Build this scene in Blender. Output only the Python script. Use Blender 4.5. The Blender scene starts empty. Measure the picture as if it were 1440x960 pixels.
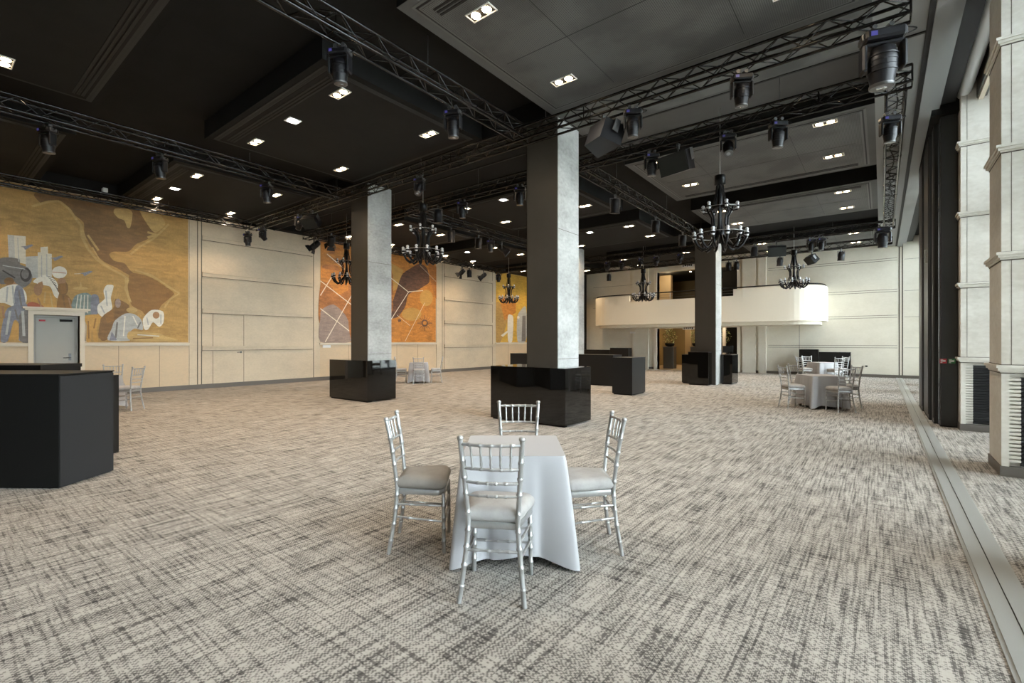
import bpy, math, random
from math import sin, cos, pi, radians
random.seed(7)
C = bpy.context.scene.collection
SC = bpy.context.scene

# ------------------------------------------------------------------ camera numbers
F_PX, VPX, EYE, HORY = 665.0, 1240.0, 1.46, 481.0
TH = math.atan((VPX - 720) / F_PX)
S_, C_ = sin(TH), cos(TH)
def ray(x, y):
    u = (x - 720) / F_PX; w = (HORY - y) / F_PX
    return (C_ * u - S_, S_ * u + C_, w)
def onX(x, y, X):                 # photo point lying on the wall X = const -> (Y, Z)
    r = ray(x, y); t = X / r[0]
    return (r[1] * t, EYE + r[2] * t)
def colX(x, X): return onX(x, HORY, X)[0]
def rowY(x, Y):
    r = ray(x, HORY); return r[0] * Y / r[1]

# ------------------------------------------------------------------ materials
def newmat(name):
    m = bpy.data.materials.new(name); m.use_nodes = True
    nt = m.node_tree; b = nt.nodes['Principled BSDF']
    return m, nt, b
def simple(name, col, rough=0.5, metal=0.0, spec=0.5, coat=0.0, noise=None, bump=0.0, bscale=200.0, emit=None):
    m, nt, b = newmat(name)
    b.inputs['Base Color'].default_value = (*col, 1)
    b.inputs['Roughness'].default_value = rough
    b.inputs['Metallic'].default_value = metal
    b.inputs['Specular IOR Level'].default_value = spec
    b.inputs['Coat Weight'].default_value = coat
    tc = nt.nodes.new('ShaderNodeTexCoord')
    if noise:
        sc, amt, col2 = noise
        n = nt.nodes.new('ShaderNodeTexNoise'); n.inputs['Scale'].default_value = sc
        n.inputs['Detail'].default_value = 8; n.inputs['Roughness'].default_value = .62
        r = nt.nodes.new('ShaderNodeMapRange'); r.inputs[1].default_value = .38; r.inputs[2].default_value = .66
        r.inputs[4].default_value = amt
        mx = nt.nodes.new('ShaderNodeMix'); mx.data_type = 'RGBA'
        mx.inputs[6].default_value = (*col, 1); mx.inputs[7].default_value = (*col2, 1)
        nt.links.new(tc.outputs['Object'], n.inputs['Vector'])
        nt.links.new(n.outputs['Fac'], r.inputs[0]); nt.links.new(r.outputs[0], mx.inputs[0])
        nt.links.new(mx.outputs[2], b.inputs['Base Color'])
    if bump:
        n2 = nt.nodes.new('ShaderNodeTexNoise'); n2.inputs['Scale'].default_value = bscale
        bp = nt.nodes.new('ShaderNodeBump'); bp.inputs['Strength'].default_value = bump; bp.inputs['Distance'].default_value = .01
        nt.links.new(tc.outputs['Object'], n2.inputs['Vector'])
        nt.links.new(n2.outputs['Fac'], bp.inputs['Height']); nt.links.new(bp.outputs[0], b.inputs['Normal'])
    if emit:
        b.inputs['Emission Color'].default_value = (*emit[0], 1); b.inputs['Emission Strength'].default_value = emit[1]
    return m

def carpet_mat():
    m, nt, b = newmat('woven_carpet'); L = nt.links.new; N = nt.nodes.new
    tc = N('ShaderNodeTexCoord')
    def noise(sx, sy, det=2.0, off=0.0):
        mp = N('ShaderNodeMapping'); mp.inputs['Scale'].default_value = (sx, sy, 1); mp.inputs['Location'].default_value = (off, off * .7, 0)
        n = N('ShaderNodeTexNoise'); n.inputs['Scale'].default_value = 1; n.inputs['Detail'].default_value = det
        L(tc.outputs['Object'], mp.inputs['Vector']); L(mp.outputs[0], n.inputs['Vector']); return n.outputs['Fac']
    def rng(s, a, c, lo=0., hi=1.):
        r = N('ShaderNodeMapRange'); r.inputs[1].default_value = a; r.inputs[2].default_value = c
        r.inputs[3].default_value = lo; r.inputs[4].default_value = hi; L(s, r.inputs[0]); return r.outputs[0]
    def mth(op, a, c=None, v=0.0):
        k = N('ShaderNodeMath'); k.operation = op; L(a, k.inputs[0])
        if c is not None: L(c, k.inputs[1])
        else: k.inputs[1].default_value = v
        return k.outputs[0]
    ly = rng(noise(52, 2.0, 3), .47, .60)                 # streaks running down the room
    lx = rng(noise(2.2, 50, 3, 5.3), .50, .62)            # streaks running across
    ly2 = rng(noise(80, 6, 2, 2.1), .45, .62)
    blk = rng(noise(7, 2.2, 2, 9.0), .40, .62)
    # stitches: small cells that turn dark more often inside the streaks
    sp = N('ShaderNodeSeparateXYZ'); L(tc.outputs['Object'], sp.inputs[0])
    row = mth('FLOOR', mth('MULTIPLY', sp.outputs['Y'], v=104.0))
    sh = mth('MULTIPLY', mth('PINGPONG', row, v=2.0), v=.35)
    col_ = mth('FLOOR', mth('ADD', mth('MULTIPLY', sp.outputs['X'], v=84.0), sh))
    cb = N('ShaderNodeCombineXYZ'); L(col_, cb.inputs[0]); L(row, cb.inputs[1])
    wn = N('ShaderNodeTexWhiteNoise'); wn.noise_dimensions = '2D'; L(cb.outputs[0], wn.inputs['Vector'])
    chk = mth('PINGPONG', mth('ADD', row, col_), v=1.0)
    thr = mth('ADD', mth('MULTIPLY', wn.outputs['Value'], v=.52), mth('MULTIPLY', chk, v=.48))
    ly3 = rng(noise(20, 2.6, 2, 4.4), .44, .60)
    dens = mth('ADD', mth('ADD', mth('MULTIPLY', ly, v=.28), mth('MULTIPLY', lx, v=.26)), mth('ADD', mth('MULTIPLY', ly2, v=.08), mth('MULTIPLY', ly3, v=.18)))
    dens = mth('ADD', dens, mth('MULTIPLY', blk, v=.10))
    st = rng(mth('SUBTRACT', mth('ADD', mth('MULTIPLY', dens, v=1.15), v=.12), thr), -.04, .06)
    wv = st
    fine = noise(240, 240, 1, 3.0)
    fac = mth('MINIMUM', mth('ADD', mth('MULTIPLY', st, v=.50), mth('MULTIPLY', dens, v=.60)), v=1.0)
    cr = N('ShaderNodeMix'); cr.data_type = 'RGBA'
    cr.inputs[6].default_value = (.44, .408, .365, 1); cr.inputs[7].default_value = (.05, .047, .044, 1)
    L(fac, cr.inputs[0])
    L(cr.outputs[2], b.inputs['Base Color'])
    b.inputs['Roughness'].default_value = .95; b.inputs['Specular IOR Level'].default_value = .1
    bp = N('ShaderNodeBump'); bp.inputs['Strength'].default_value = .35; bp.inputs['Distance'].default_value = .004
    L(mth('SUBTRACT', fine, wv), bp.inputs['Height']); L(bp.outputs[0], b.inputs['Normal'])
    return m

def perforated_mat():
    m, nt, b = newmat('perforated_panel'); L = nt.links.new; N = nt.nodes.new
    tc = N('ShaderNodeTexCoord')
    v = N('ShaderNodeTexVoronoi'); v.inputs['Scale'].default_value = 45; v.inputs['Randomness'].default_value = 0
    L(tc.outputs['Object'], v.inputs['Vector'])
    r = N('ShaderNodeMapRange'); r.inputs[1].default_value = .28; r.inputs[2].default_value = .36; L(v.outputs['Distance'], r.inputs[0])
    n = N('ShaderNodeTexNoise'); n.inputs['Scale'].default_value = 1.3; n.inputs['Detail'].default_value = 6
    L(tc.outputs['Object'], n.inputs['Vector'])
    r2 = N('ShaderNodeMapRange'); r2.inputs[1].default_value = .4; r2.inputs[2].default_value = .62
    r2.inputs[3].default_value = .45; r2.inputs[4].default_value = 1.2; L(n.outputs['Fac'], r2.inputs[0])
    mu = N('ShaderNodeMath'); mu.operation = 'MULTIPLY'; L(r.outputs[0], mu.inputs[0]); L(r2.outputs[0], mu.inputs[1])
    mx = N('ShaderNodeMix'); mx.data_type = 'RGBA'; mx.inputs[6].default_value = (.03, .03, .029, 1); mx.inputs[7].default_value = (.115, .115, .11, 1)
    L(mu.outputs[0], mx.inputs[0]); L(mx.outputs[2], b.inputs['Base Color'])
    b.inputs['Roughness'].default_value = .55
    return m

def stone_mat(name, c1, c2, bx=1.0, bz=.0, rough=.6):
    m, nt, b = newmat(name); L = nt.links.new; N = nt.nodes.new
    tc = N('ShaderNodeTexCoord')
    n = N('ShaderNodeTexNoise'); n.inputs['Scale'].default_value = 1.1; n.inputs['Detail'].default_value = 9; n.inputs['Roughness'].default_value = .65
    mp = N('ShaderNodeMapping'); mp.inputs['Scale'].default_value = (1, 1, 1.6); L(tc.outputs['Object'], mp.inputs[0]); L(mp.outputs[0], n.inputs['Vector'])
    n2 = N('ShaderNodeTexNoise'); n2.inputs['Scale'].default_value = 14; n2.inputs['Detail'].default_value = 6; L(mp.outputs[0], n2.inputs['Vector'])
    ad = N('ShaderNodeMath'); ad.operation = 'MULTIPLY_ADD'; L(n2.outputs['Fac'], ad.inputs[0]); ad.inputs[1].default_value = .45; L(n.outputs['Fac'], ad.inputs[2])
    r = N('ShaderNodeMapRange'); r.inputs[1].default_value = .58; r.inputs[2].default_value = .92; L(ad.outputs[0], r.inputs[0])
    mx = N('ShaderNodeMix'); mx.data_type = 'RGBA'; mx.inputs[6].default_value = (*c1, 1); mx.inputs[7].default_value = (*c2, 1)
    L(r.outputs[0], mx.inputs[0]); L(mx.outputs[2], b.inputs['Base Color'])
    b.inputs['Roughness'].default_value = rough
    return m

def glass_mat():
    m = bpy.data.materials.new('window_glass'); m.use_nodes = True
    nt = m.node_tree; nt.nodes.clear(); N = nt.nodes.new; L = nt.links.new
    o = N('ShaderNodeOutputMaterial'); mx = N('ShaderNodeMixShader'); t = N('ShaderNodeBsdfTransparent'); g = N('ShaderNodeBsdfGlossy')
    fr = N('ShaderNodeFresnel'); fr.inputs[0].default_value = 1.45
    g.inputs['Roughness'].default_value = .02; t.inputs[0].default_value = (.95, .97, .97, 1)
    L(fr.outputs[0], mx.inputs[0]); L(t.outputs[0], mx.inputs[1]); L(g.outputs[0], mx.inputs[2]); L(mx.outputs[0], o.inputs[0])
    return m

M = {}
M['carpet'] = carpet_mat()
M['perf'] = perforated_mat()  # perforated panel, its grey lightened to carry daylight from the windows
M['ceil'] = simple('black_ceiling_paint', (.011, .011, .0107), .8, spec=.12, noise=(.9, .6, (.018, .018, .0175)))
M['ceil2'] = simple('charcoal_ceiling_panel', (.013, .013, .0125), .7, spec=.15, noise=(1.2, .7, (.02, .02, .0195)))
M['ceilg'] = simple('grey_header_paint', (.21, .21, .205), .4)
M['groove'] = simple('groove_black', (.006, .006, .006), .6)
M['ceil_daylit'] = simple('daylit_ceiling_paint', (.075, .075, .072), .6, noise=(1.2, .7, (.10, .10, .097)))  # ceiling paint lightened, window daylight put into the colour
M['mould2'] = simple('moulding_dark', (.028, .028, .027), .5, spec=.2)
M['mould'] = simple('moulding_grey', (.09, .09, .086), .4)
M['wall'] = stone_mat('travertine_wall', (.60, .50, .36), (.50, .42, .31))
M['wallfar'] = stone_mat('painted_plaster_wall', (.70, .66, .56), (.64, .60, .50))
M['dado'] = stone_mat('travertine_dado', (.60, .46, .30), (.52, .41, .28))
M['pier'] = stone_mat('limestone_pier', (.66, .63, .56), (.52, .48, .41))
M['trimw'] = simple('cream_moulding', (.62, .55, .43), .5)
M['joint'] = simple('joint_line', (.10, .085, .065), .8)
M['concrete'] = stone_mat('polished_concrete', (.43, .43, .41), (.25, .25, .235), rough=.45)
M['bronze'] = simple('dark_bronze_cladding', (.050, .044, .035), .30, spec=.5, noise=(1.5, .6, (.066, .058, .047)))
M['gloss'] = simple('gloss_black_lacquer', (.004, .0038, .0035), .03, spec=.5)
M['satin'] = simple('satin_black_laminate', (.009, .009, .009), .38, spec=.35)
M['weave'] = simple('grey_black_laminate', (.02, .0205, .0215), .45, spec=.3, bump=.1, bscale=400)
M['truss'] = simple('black_truss_tube', (.005, .005, .0055), .16, spec=.45)
M['fix'] = simple('black_fixture_plastic', (.008, .008, .0095), .42, spec=.3)
M['fixm'] = simple('dark_grey_metal', (.10, .10, .10), .35, metal=.6)
M['steel'] = simple('brushed_steel', (.45, .45, .43), .32, metal=.9)
M['lens'] = simple('lens_glass', (.25, .26, .28), .05, spec=.9, coat=1.0)
M['display'] = simple('blue_display', (.03, .03, .12), .3, emit=((.25, .2, 1.0), .10))
M['grille'] = simple('speaker_grille', (.022, .024, .022), .6, spec=.2)
M['silver'] = simple('silver_painted_wood', (.42, .42, .41), .30, metal=.55, noise=(30, .4, (.34, .34, .33)))
M['cush'] = simple('grey_velvet', (.38, .37, .355), .85, noise=(6, .8, (.28, .27, .26)), bump=.15, bscale=60)
M['cushd'] = simple('taupe_velvet', (.25, .225, .195), .85, noise=(6, .7, (.19, .17, .15)), bump=.15, bscale=60)
M['cloth'] = simple('white_tablecloth', (.40, .40, .41), .8, bump=.05, bscale=300)
M['clothg'] = simple('grey_tablecloth', (.36, .35, .35), .8, bump=.05, bscale=300)
M['wood'] = simple('plywood_brown', (.18, .12, .07), .6)
M['balc'] = simple('cream_balcony_plaster', (.76, .71, .60), .6)
M['black'] = simple('matt_black', (.006, .006, .0055), .7, spec=.2)
M['panelblk'] = simple('dark_steel_panel', (.030, .030, .028), .4, metal=.2)
M['louvre'] = simple('black_louvre', (.02, .02, .02), .35)
M['white'] = simple('white_plastic', (.75, .75, .75), .5)
M['base'] = simple('grey_baseboard', (.12, .105, .09), .5)
M['door'] = simple('pale_door', (.34, .33, .29), .5)
M['red'] = simple('red_sign', (.45, .02, .03), .5)
M['green'] = simple('green_sign', (.03, .18, .06), .5)
M['glass'] = glass_mat()
M['track'] = simple('brushed_floor_track', (.34, .34, .32), .4, metal=.3)
M['lobbywall'] = simple('olive_brown_wall', (.16, .125, .06), .6)
M['lobbytan'] = simple('tan_wall', (.55, .42, .25), .6)
M['lobbyfloor'] = simple('pale_marble_floor', (.6, .5, .36), .25)
M['leaf'] = simple('leaf_green', (.10, .17, .04), .6, noise=(3, 1, (.18, .26, .08)))
M['flower'] = simple('pale_flower', (.75, .78, .45), .7)
M['bark'] = simple('bark', (.10, .07, .05), .9)
M['pave'] = simple('pale_paving', (.55, .54, .50), .8)
M['lampglow'] = simple('lamp_warm', (1, .9, .7), .4, emit=((1.0, .74, .45), 38.0))
M['lampcool'] = simple('lamp_cool', (1, 1, 1), .4, emit=((.95, .97, 1.0), 30.0))
M['lampframe'] = simple('lamp_frame_white', (.8, .78, .74), .4, emit=None)
M['candle'] = simple('frosted_cup', (.46, .46, .47), .2, spec=.8)
M['chand'] = simple('gloss_black_glass', (.003, .003, .0035), .32, spec=.2)
M['blindwhite'] = simple('white_roller', (.7, .72, .72), .3)

# ------------------------------------------------------------------ mesh builder
class MB:
    def __init__(s): s.v = []; s.f = []; s.m = []; s.s = []; s.mats = [None]
    def mi(s, m):
        if m not in s.mats: s.mats.append(m)
        return s.mats.index(m)
    def add(s, vs, fs, m=None, smooth=False):
        o = len(s.v); k = s.mi(m) if m else 0
        s.v += [tuple(p) for p in vs]
        for f in fs: s.f.append([o + i for i in f]); s.m.append(k); s.s.append(smooth)
        return s
    def box(s, x0, x1, y0, y1, z0, z1, m=None, bev=0.0):
        x0, x1 = min(x0, x1), max(x0, x1); y0, y1 = min(y0, y1), max(y0, y1); z0, z1 = min(z0, z1), max(z0, z1)
        if bev <= 0:
            vs = [(x0,y0,z0),(x1,y0,z0),(x1,y1,z0),(x0,y1,z0),(x0,y0,z1),(x1,y0,z1),(x1,y1,z1),(x0,y1,z1)]
            return s.add(vs, [(0,3,2,1),(4,5,6,7),(0,1,5,4),(1,2,6,5),(2,3,7,6),(3,0,4,7)], m)
        b = min(bev, (x1-x0)/2.01, (y1-y0)/2.01, (z1-z0)/2.01)
        def ring(d, z): return [(x0+d+(b-d),y0+d,z),(x1-b,y0+d,z),(x1-d,y0+b,z),(x1-d,y1-b,z),(x1-b,y1-d,z),(x0+b,y1-d,z),(x0+d,y1-b,z),(x0+d,y0+b,z)]
        r = [ring(b*.9, z0), ring(0, z0+b), ring(0, z1-b), ring(b*.9, z1)]
        vs = sum(r, []); fs = [tuple(range(7,-1,-1)), tuple(range(24,32))]
        for k in range(3):
            for i in range(8):
                j = (i+1) % 8; fs.append((k*8+i, k*8+j, k*8+8+j, k*8+8+i))
        return s.add(vs, fs, m)
    def prism(s, poly, z0, z1, m=None):
        n = len(poly); vs = [(p[0],p[1],z0) for p in poly] + [(p[0],p[1],z1) for p in poly]
        fs = [tuple(range(n-1,-1,-1)), tuple(range(n,2*n))] + [(i,(i+1)%n,n+(i+1)%n,n+i) for i in range(n)]
        return s.add(vs, fs, m)
    def tube(s, pts, r, n=8, m=None, caps=True, smooth=True):
        P = [tuple(p) for p in pts]; k = len(P)
        R = r if isinstance(r, (list, tuple)) else [r]*k
        vs = []; prev = None
        for i in range(k):
            a = P[max(0,i-1)]; b = P[min(k-1,i+1)]
            t = [b[j]-a[j] for j in range(3)]; l = math.sqrt(sum(q*q for q in t)) or 1; t = [q/l for q in t]
            if prev is None:
                up = (0,0,1) if abs(t[2]) < .9 else (0,1,0)
            else: up = prev
            d = sum(up[j]*t[j] for j in range(3)); u = [up[j]-d*t[j] for j in range(3)]
            l = math.sqrt(sum(q*q for q in u)) or 1; u = [q/l for q in u]; prev = u
            w = [t[1]*u[2]-t[2]*u[1], t[2]*u[0]-t[0]*u[2], t[0]*u[1]-t[1]*u[0]]
            for q in range(n):
                A = 2*pi*q/n; vs.append([P[i][j] + R[i]*(cos(A)*u[j]+sin(A)*w[j]) for j in range(3)])
        fs = [(i*n+q, i*n+(q+1)%n, (i+1)*n+(q+1)%n, (i+1)*n+q) for i in range(k-1) for q in range(n)]
        s.add(vs, fs, m, smooth)
        if caps: s.add(vs[:n], [tuple(range(n-1,-1,-1))], m); s.add(vs[-n:], [tuple(range(n))], m)
        return s
    def lathe(s, prof, n=16, c=(0,0,0), m=None, smooth=True, axis='z'):
        vs = []
        for (r, z) in prof:
            for q in range(n):
                A = 2*pi*q/n
                p = (r*cos(A), r*sin(A), z)
                if axis == 'x': p = (z, r*cos(A), r*sin(A))
                if axis == 'y': p = (r*sin(A), z, r*cos(A))
                vs.append((c[0]+p[0], c[1]+p[1], c[2]+p[2]))
        k = len(prof)
        fs = [(i*n+q, i*n+(q+1)%n, (i+1)*n+(q+1)%n, (i+1)*n+q) for i in range(k-1) for q in range(n)]
        s.add(vs, fs, m, smooth)
        s.add(vs[:n], [tuple(range(n-1,-1,-1))], m); s.add(vs[-n:], [tuple(range(n))], m)
        return s
    def build(s, name, m=None, parent=None, loc=(0,0,0), rz=0.0):
        me = bpy.data.meshes.new(name); me.from_pydata(s.v, [], s.f)
        s.mats[0] = m or s.mats[0]
        if s.mats[0] is None and len(s.mats) > 1 and 0 not in s.m:
            s.mats = s.mats[1:]; s.m = [k - 1 for k in s.m]
        elif 0 not in s.m and len(s.mats) > 1:
            s.mats = s.mats[1:]; s.m = [k - 1 for k in s.m]
        for x in s.mats: me.materials.append(M[x])
        for i, p in enumerate(me.polygons): p.material_index = s.m[i]; p.use_smooth = s.s[i]
        me.update()
        o = bpy.data.objects.new(name, me); C.objects.link(o)
        o.location = loc; o.rotation_euler = (0,0,rz)
        if parent: o.parent = parent
        return o
def tag(o, label=None, cat=None, group=None, kind=None):
    if label: o['label'] = label
    if cat: o['category'] = cat
    if group: o['group'] = group
    if kind: o['kind'] = kind
    return o
def empty(name, loc=(0,0,0), rz=0.0, rot=None):
    o = bpy.data.objects.new(name, None); C.objects.link(o); o.location = loc
    o.rotation_euler = rot or (0,0,rz); o.empty_display_size = .1; return o
def children(o): return [c for c in bpy.data.objects if c.parent == o]
def copy_tree(o, parent=None, tree=None):
    c = o.copy(); C.objects.link(c)
    if parent: c.parent = parent
    for ch in KIDS.get(o.name, None) or children(o): copy_tree(ch, c)
    return c
KIDS = {}
def S(name, mb, m=None, **k):
    o = mb.build(name, m); o['kind'] = 'structure'; return o
def bx(*a): return MB().box(*a)

# ================================================================== THE SETTING
XL, YF, YB, XR = -16.85, 24.9, -7.0, 1.75
ZC, ZR = 5.75, 5.40
S('floor', bx(XL-.3, XR+.1, YB-.2, YF+.0, -.12, 0), 'carpet')
S('ceiling', bx(XL-.3, XR+.2, YB-.2, YF+.3, ZC, ZC+.15), 'ceil')
S('wall_back', bx(XL-.3, XR+.2, YB-.3, YB, 0, ZC), 'ceil2')

# left wall: dado, pilasters, panelled bays (murals are things of their own)
w = MB()
dY0, dY1, dZ = 1.96, 2.83, 2.16
w.box(XL-.3, XL, YB, dY0, 0, ZC, 'dado'); w.box(XL-.3, XL, dY1, 5.34, 0, ZC, 'dado')
w.box(XL-.3, XL, dY0, dY1, dZ, ZC, 'dado')
w.box(XL-.3, XL, 5.34, 9.68, 0, ZC, 'wall'); w.box(XL-.3, XL, 9.68, 15.62, 0, ZC, 'dado')
w.box(XL-.3, XL, 15.62, 20.08, 0, ZC, 'wall'); w.box(XL-.3, XL, 20.08, YF+.3, 0, ZC, 'dado')
for y in (5.40, 5.59, 5.70, 9.42, 15.70, 16.04, 16.16, 19.80):       # vertical reveals
    w.box(XL, XL+.004, y-.012, y+.012, .14, ZC, 'joint')
for y in (.4, 3.65, 4.6, 10.9, 12.1, 13.3, 14.5, 21.2):                     # dado joints
    w.box(XL, XL+.003, y-.004, y+.004, .14, 1.42, 'joint')
S('wall_left', w)
def trim_bar(name, boxes, mat='trimw'):
    b = MB()
    for q in boxes: b.box(*q, None, .004) if False else b.box(*q)
    return S(name, b, mat)
n = 1
for (a, b_) in ((5.72, 9.36), (16.18, 19.77)):
    for z in (1.26, 2.44, 3.59, 4.74):
        mb = MB(); mb.box(XL, XL+.035, a, b_, z-.06, z+.05, 'wall'); mb.box(XL, XL+.055, a, b_, z+.05, z+.075, 'wall')
        mb.box(XL, XL+.02, a, b_, z-.085, z-.06, 'wall'); mb.box(XL, XL+.037, a, b_, z-.07, z-.055, 'joint')
        S('trim_%d' % n, mb); n += 1
for (a, b_) in ((YB, 1.86), (2.93, 5.36), (9.66, 15.64), (20.06, YF)):     # dado rail under the murals
    mb = MB(); mb.box(XL, XL+.05, a, b_, 1.39, 1.435, 'trimw'); mb.box(XL, XL+.03, a, b_, 1.36, 1.39, 'trimw')
    S('trim_%d' % n, mb); n += 1
for y in (5.36, 15.64):                                                # pilaster strips
    mb = MB(); mb.box(XL, XL+.03, y, y+.20, .14, ZC, 'wall'); S('trim_%d' % n, mb); n += 1
mb = MB(); mb.box(XL, XL+.03, YB, 1.86, 0, .14); mb.box(XL, XL+.03, 2.93, YF, 0, .14); S('baseboard_left', mb, 'base')
# concealed door in the panelled bay
mb = MB()
for y in (6.02, 6.95): mb.box(XL, XL+.004, y-.006, y+.006, .14, 2.36)
mb.box(XL, XL+.004, 6.02, 6.95, 2.35, 2.362)
d = S('door_2', mb, 'joint')
h = MB(); h.tube([(XL, 6.86, 1.13), (XL+.06, 6.86, 1.13), (XL+.06, 6.72, 1.13)], .011, 8); h.lathe([(.03,0),(.03,.01)], 12, (XL, 6.86, 1.13), axis='x')
ho = h.build('door_handle', 'fixm', d)
# framed door set in the mural
mb = MB()
mb.box(XL-.29, XL-.19, dY0, dY1, 0, dZ, 'door'); mb.box(XL-.19, XL-.187, dY0+.06, dY0+.065, 0, dZ-.06, 'joint'); mb.box(XL-.19, XL-.187, dY1-.065, dY1-.06, 0, dZ-.06, 'joint'); mb.box(XL-.19, XL-.187, dY0+.06, dY1-.06, dZ-.065, dZ-.06, 'joint')
d = S('door_1', mb, 'door')
h = MB(); h.tube([(XL-.19, dY1-.16, 1.05), (XL-.12, dY1-.16, 1.05), (XL-.12, dY1-.30, 1.05)], .011, 8); h.box(XL-.192, XL-.182, dY1-.185, dY1-.135, .98, 1.16)
h.build('door_handle', 'fixm', d)
bx(XL-.19, XL-.13, dY1-.36, dY1-.12, dZ-.16, dZ-.10).build('door_closer', 'black', d)
bx(XL-.19, XL-.185, dY0+.12, dY0+.24, dZ-.16, dZ-.12).build('red_sticker', 'red', d)
mb = MB()
for (a, b_) in ((dY0-.10, dY0), (dY1, dY1+.10)): mb.box(XL-.24, XL+.045, a, b_, 0, dZ)
mb.box(XL-.24, XL+.045, dY0-.10, dY1+.10, dZ, dZ+.10)
mb.box(XL, XL+.09, dY0-.16, dY1+.16, dZ+.10, dZ+.14); mb.box(XL, XL+.13, dY0-.20, dY1+.20, dZ+.14, dZ+.19)
S('trim_%d' % n, mb, 'trimw'); n += 1

# far wall with lower and upper opening
OX0, OX1 = -9.54, -5.54
T = .35
w = MB()
w.box(XL-.3, OX0, YF, YF+T, 0, ZC); w.box(OX1, XR+.2, YF, YF+T, 0, ZC)
w.box(OX0, OX1, YF, YF+T, 2.19, 2.92); w.box(OX0, OX1, YF, YF+T, 5.22, ZC)
for x in (.56, .66): w.box(x-.02, x+.02, YF-.004, YF, 0, ZC, 'joint')
w.box(-2.95, -2.935, YF-.004, YF, .14, 2.4, 'joint')
for z in (1.27, 2.52, 3.58, 4.86):
    w.box(-4.2, .5, YF-.005, YF, z-.05, z-.035, 'joint'); w.box(-4.2, .5, YF-.005, YF, z+.04, z+.055, 'joint')
    w.box(.72, 1.6, YF-.005, YF, z-.04, z-.03, 'joint')
for z in (3.45, 4.05, 4.65): w.box(-13.4, -10.5, YF-.005, YF, z, z+.012, 'joint')
S('wall_far', w, 'wallfar')
for (a, b_, c, dd) in ((-4.60, -4.28, 0, ZC), (-5.30, -4.72, 0, ZC), (-10.9, -10.0, 0, ZC)):
    mb = MB(); mb.box(a, b_, YF-.10, YF, c, dd); mb.box(a-.03, b_+.03, YF-.13, YF, 2.10, 2.22)
    S('trim_%d' % n, mb, 'wallfar'); n += 1
for z0, z1 in ((0, 2.25), (2.92, 5.26)):                               # opening frames
    mb = MB(); mb.box(OX0-.16, OX0, YF-.06, YF+T, z0, z1); mb.box(OX1, OX1+.14, YF-.06, YF+T, z0, z1)
    mb.box(OX0-.16, OX1+.14, YF-.06, YF, z1-.05, z1+.10)
    S('trim_%d' % n, mb, 'balc'); n += 1
mb = MB(); mb.box(XL, OX0-.2, YF-.02, YF, 0, .12); mb.box(OX1+.2, XR, YF-.02, YF, 0, .12); S('baseboard_far', mb, 'base')
# black drape strip closing the far left corner
S('wall_corner', bx(-15.2, -13.45, 23.9, 24.2, 0, ZC), 'black')

# rooms behind the far wall
w = MB()
LB = 31.0
w.box(OX0-1.6, OX0-1.5, YF+T, LB, 0, 5.5, 'lobbywall'); w.box(OX1+1.5, OX1+1.6, YF+T, LB, 0, 5.5, 'lobbywall')
w.box(OX0-1.6, OX1+1.6, LB, LB+.1, 0, 5.5, 'lobbywall'); S('floor_lobby', bx(OX0-1.6, OX1+1.6, YF, LB, -.12, 0), 'lobbyfloor')
w.box(OX0-1.6, OX1+1.6, YF+T, LB, 2.45, 2.85, 'lobbytan'); w.box(OX0-1.6, OX1+1.6, YF+T, LB, 5.4, 5.5, 'black')
w.box(-8.9, -8.55, 27.5, LB, 0, 2.45, 'lobbytan'); w.box(-11.2, -10.7, 27.2, 27.6, 2.85, 5.4, 'lobbytan')
w.box(-10.45, -9.75, 27.6, 27.9, 2.85, 5.4, 'lobbytan'); w.box(-8.2, -7.9, 27.6, 28.0, 2.85, 5.4, 'lobbytan')
w.box(-7.4, -4.1, 28.4, 28.5, 0, 2.45, 'black'); w.box(-6.75, -6.6, 27.0, 27.15, 0, 2.45, 'white')
w.box(-7.0, -4.1, 28.0, 28.1, 2.85, 5.4, 'black')
S('wall_lobby', w)

# balcony (curved ends), built as one structure
def stadium(x0, x1, yw, depth, r, inset=0.0, k=10):
    x0 += inset; x1 -= inset; yf = yw - depth + inset; r = max(.05, r - inset)
    pts = [(x0, yw)]
    for i in range(k+1):
        A = pi + (pi/2)*i/k; pts.append((x0 + r + r*cos(A), yf + r + r*sin(A)))
    for i in range(k+1):
        A = -pi/2 + (pi/2)*i/k; pts.append((x1 - r + r*cos(A), yf + r + r*sin(A)))
    pts.append((x1, yw)); return pts
BX0, BX1, BD = -12.75, -1.86, 1.85
def band(mb, outer, inner, z0, z1f, m):
    nn = len(outer)
    for i in range(nn-1):
        z1 = z1f((outer[i][0]+outer[i+1][0])/2)
        a, b = outer[i], outer[i+1]; c, d = inner[i+1], inner[i]
        mb.add([(a[0],a[1],z0),(b[0],b[1],z0),(c[0],c[1],z0),(d[0],d[1],z0),(a[0],a[1],z1),(b[0],b[1],z1),(c[0],c[1],z1),(d[0],d[1],z1)],
               [(0,3,2,1),(4,5,6,7),(0,1,5,4),(1,2,6,5),(2,3,7,6),(3,0,4,7)], m)
def split_front(pts):
    out = []
    for i in range(len(pts)-1):
        out.append(pts[i])
        a, b = pts[i], pts[i+1]
        if abs(a[1]-b[1]) < 1e-6 and abs(a[0]-b[0]) > 3:
            for x in (-10.3, -5.3): out.append((x, a[1]))
    out.append(pts[-1]); return out
o1 = split_front(stadium(BX0, BX1, YF, BD, 1.25)); i1 = split_front(stadium(BX0, BX1, YF, BD, 1.25, .14))
mb = MB()
band(mb, o1, i1, 2.37, lambda x: 3.56 if -10.3 < x < -5.3 else 3.86, 'balc')
mb.prism(stadium(BX0, BX1, YF, BD, 1.25, .10), 2.38, 2.9, 'balc')
mb.prism(stadium(BX0, BX1, YF, BD, 1.25, .22), 2.22, 2.38, 'balc')
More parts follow.
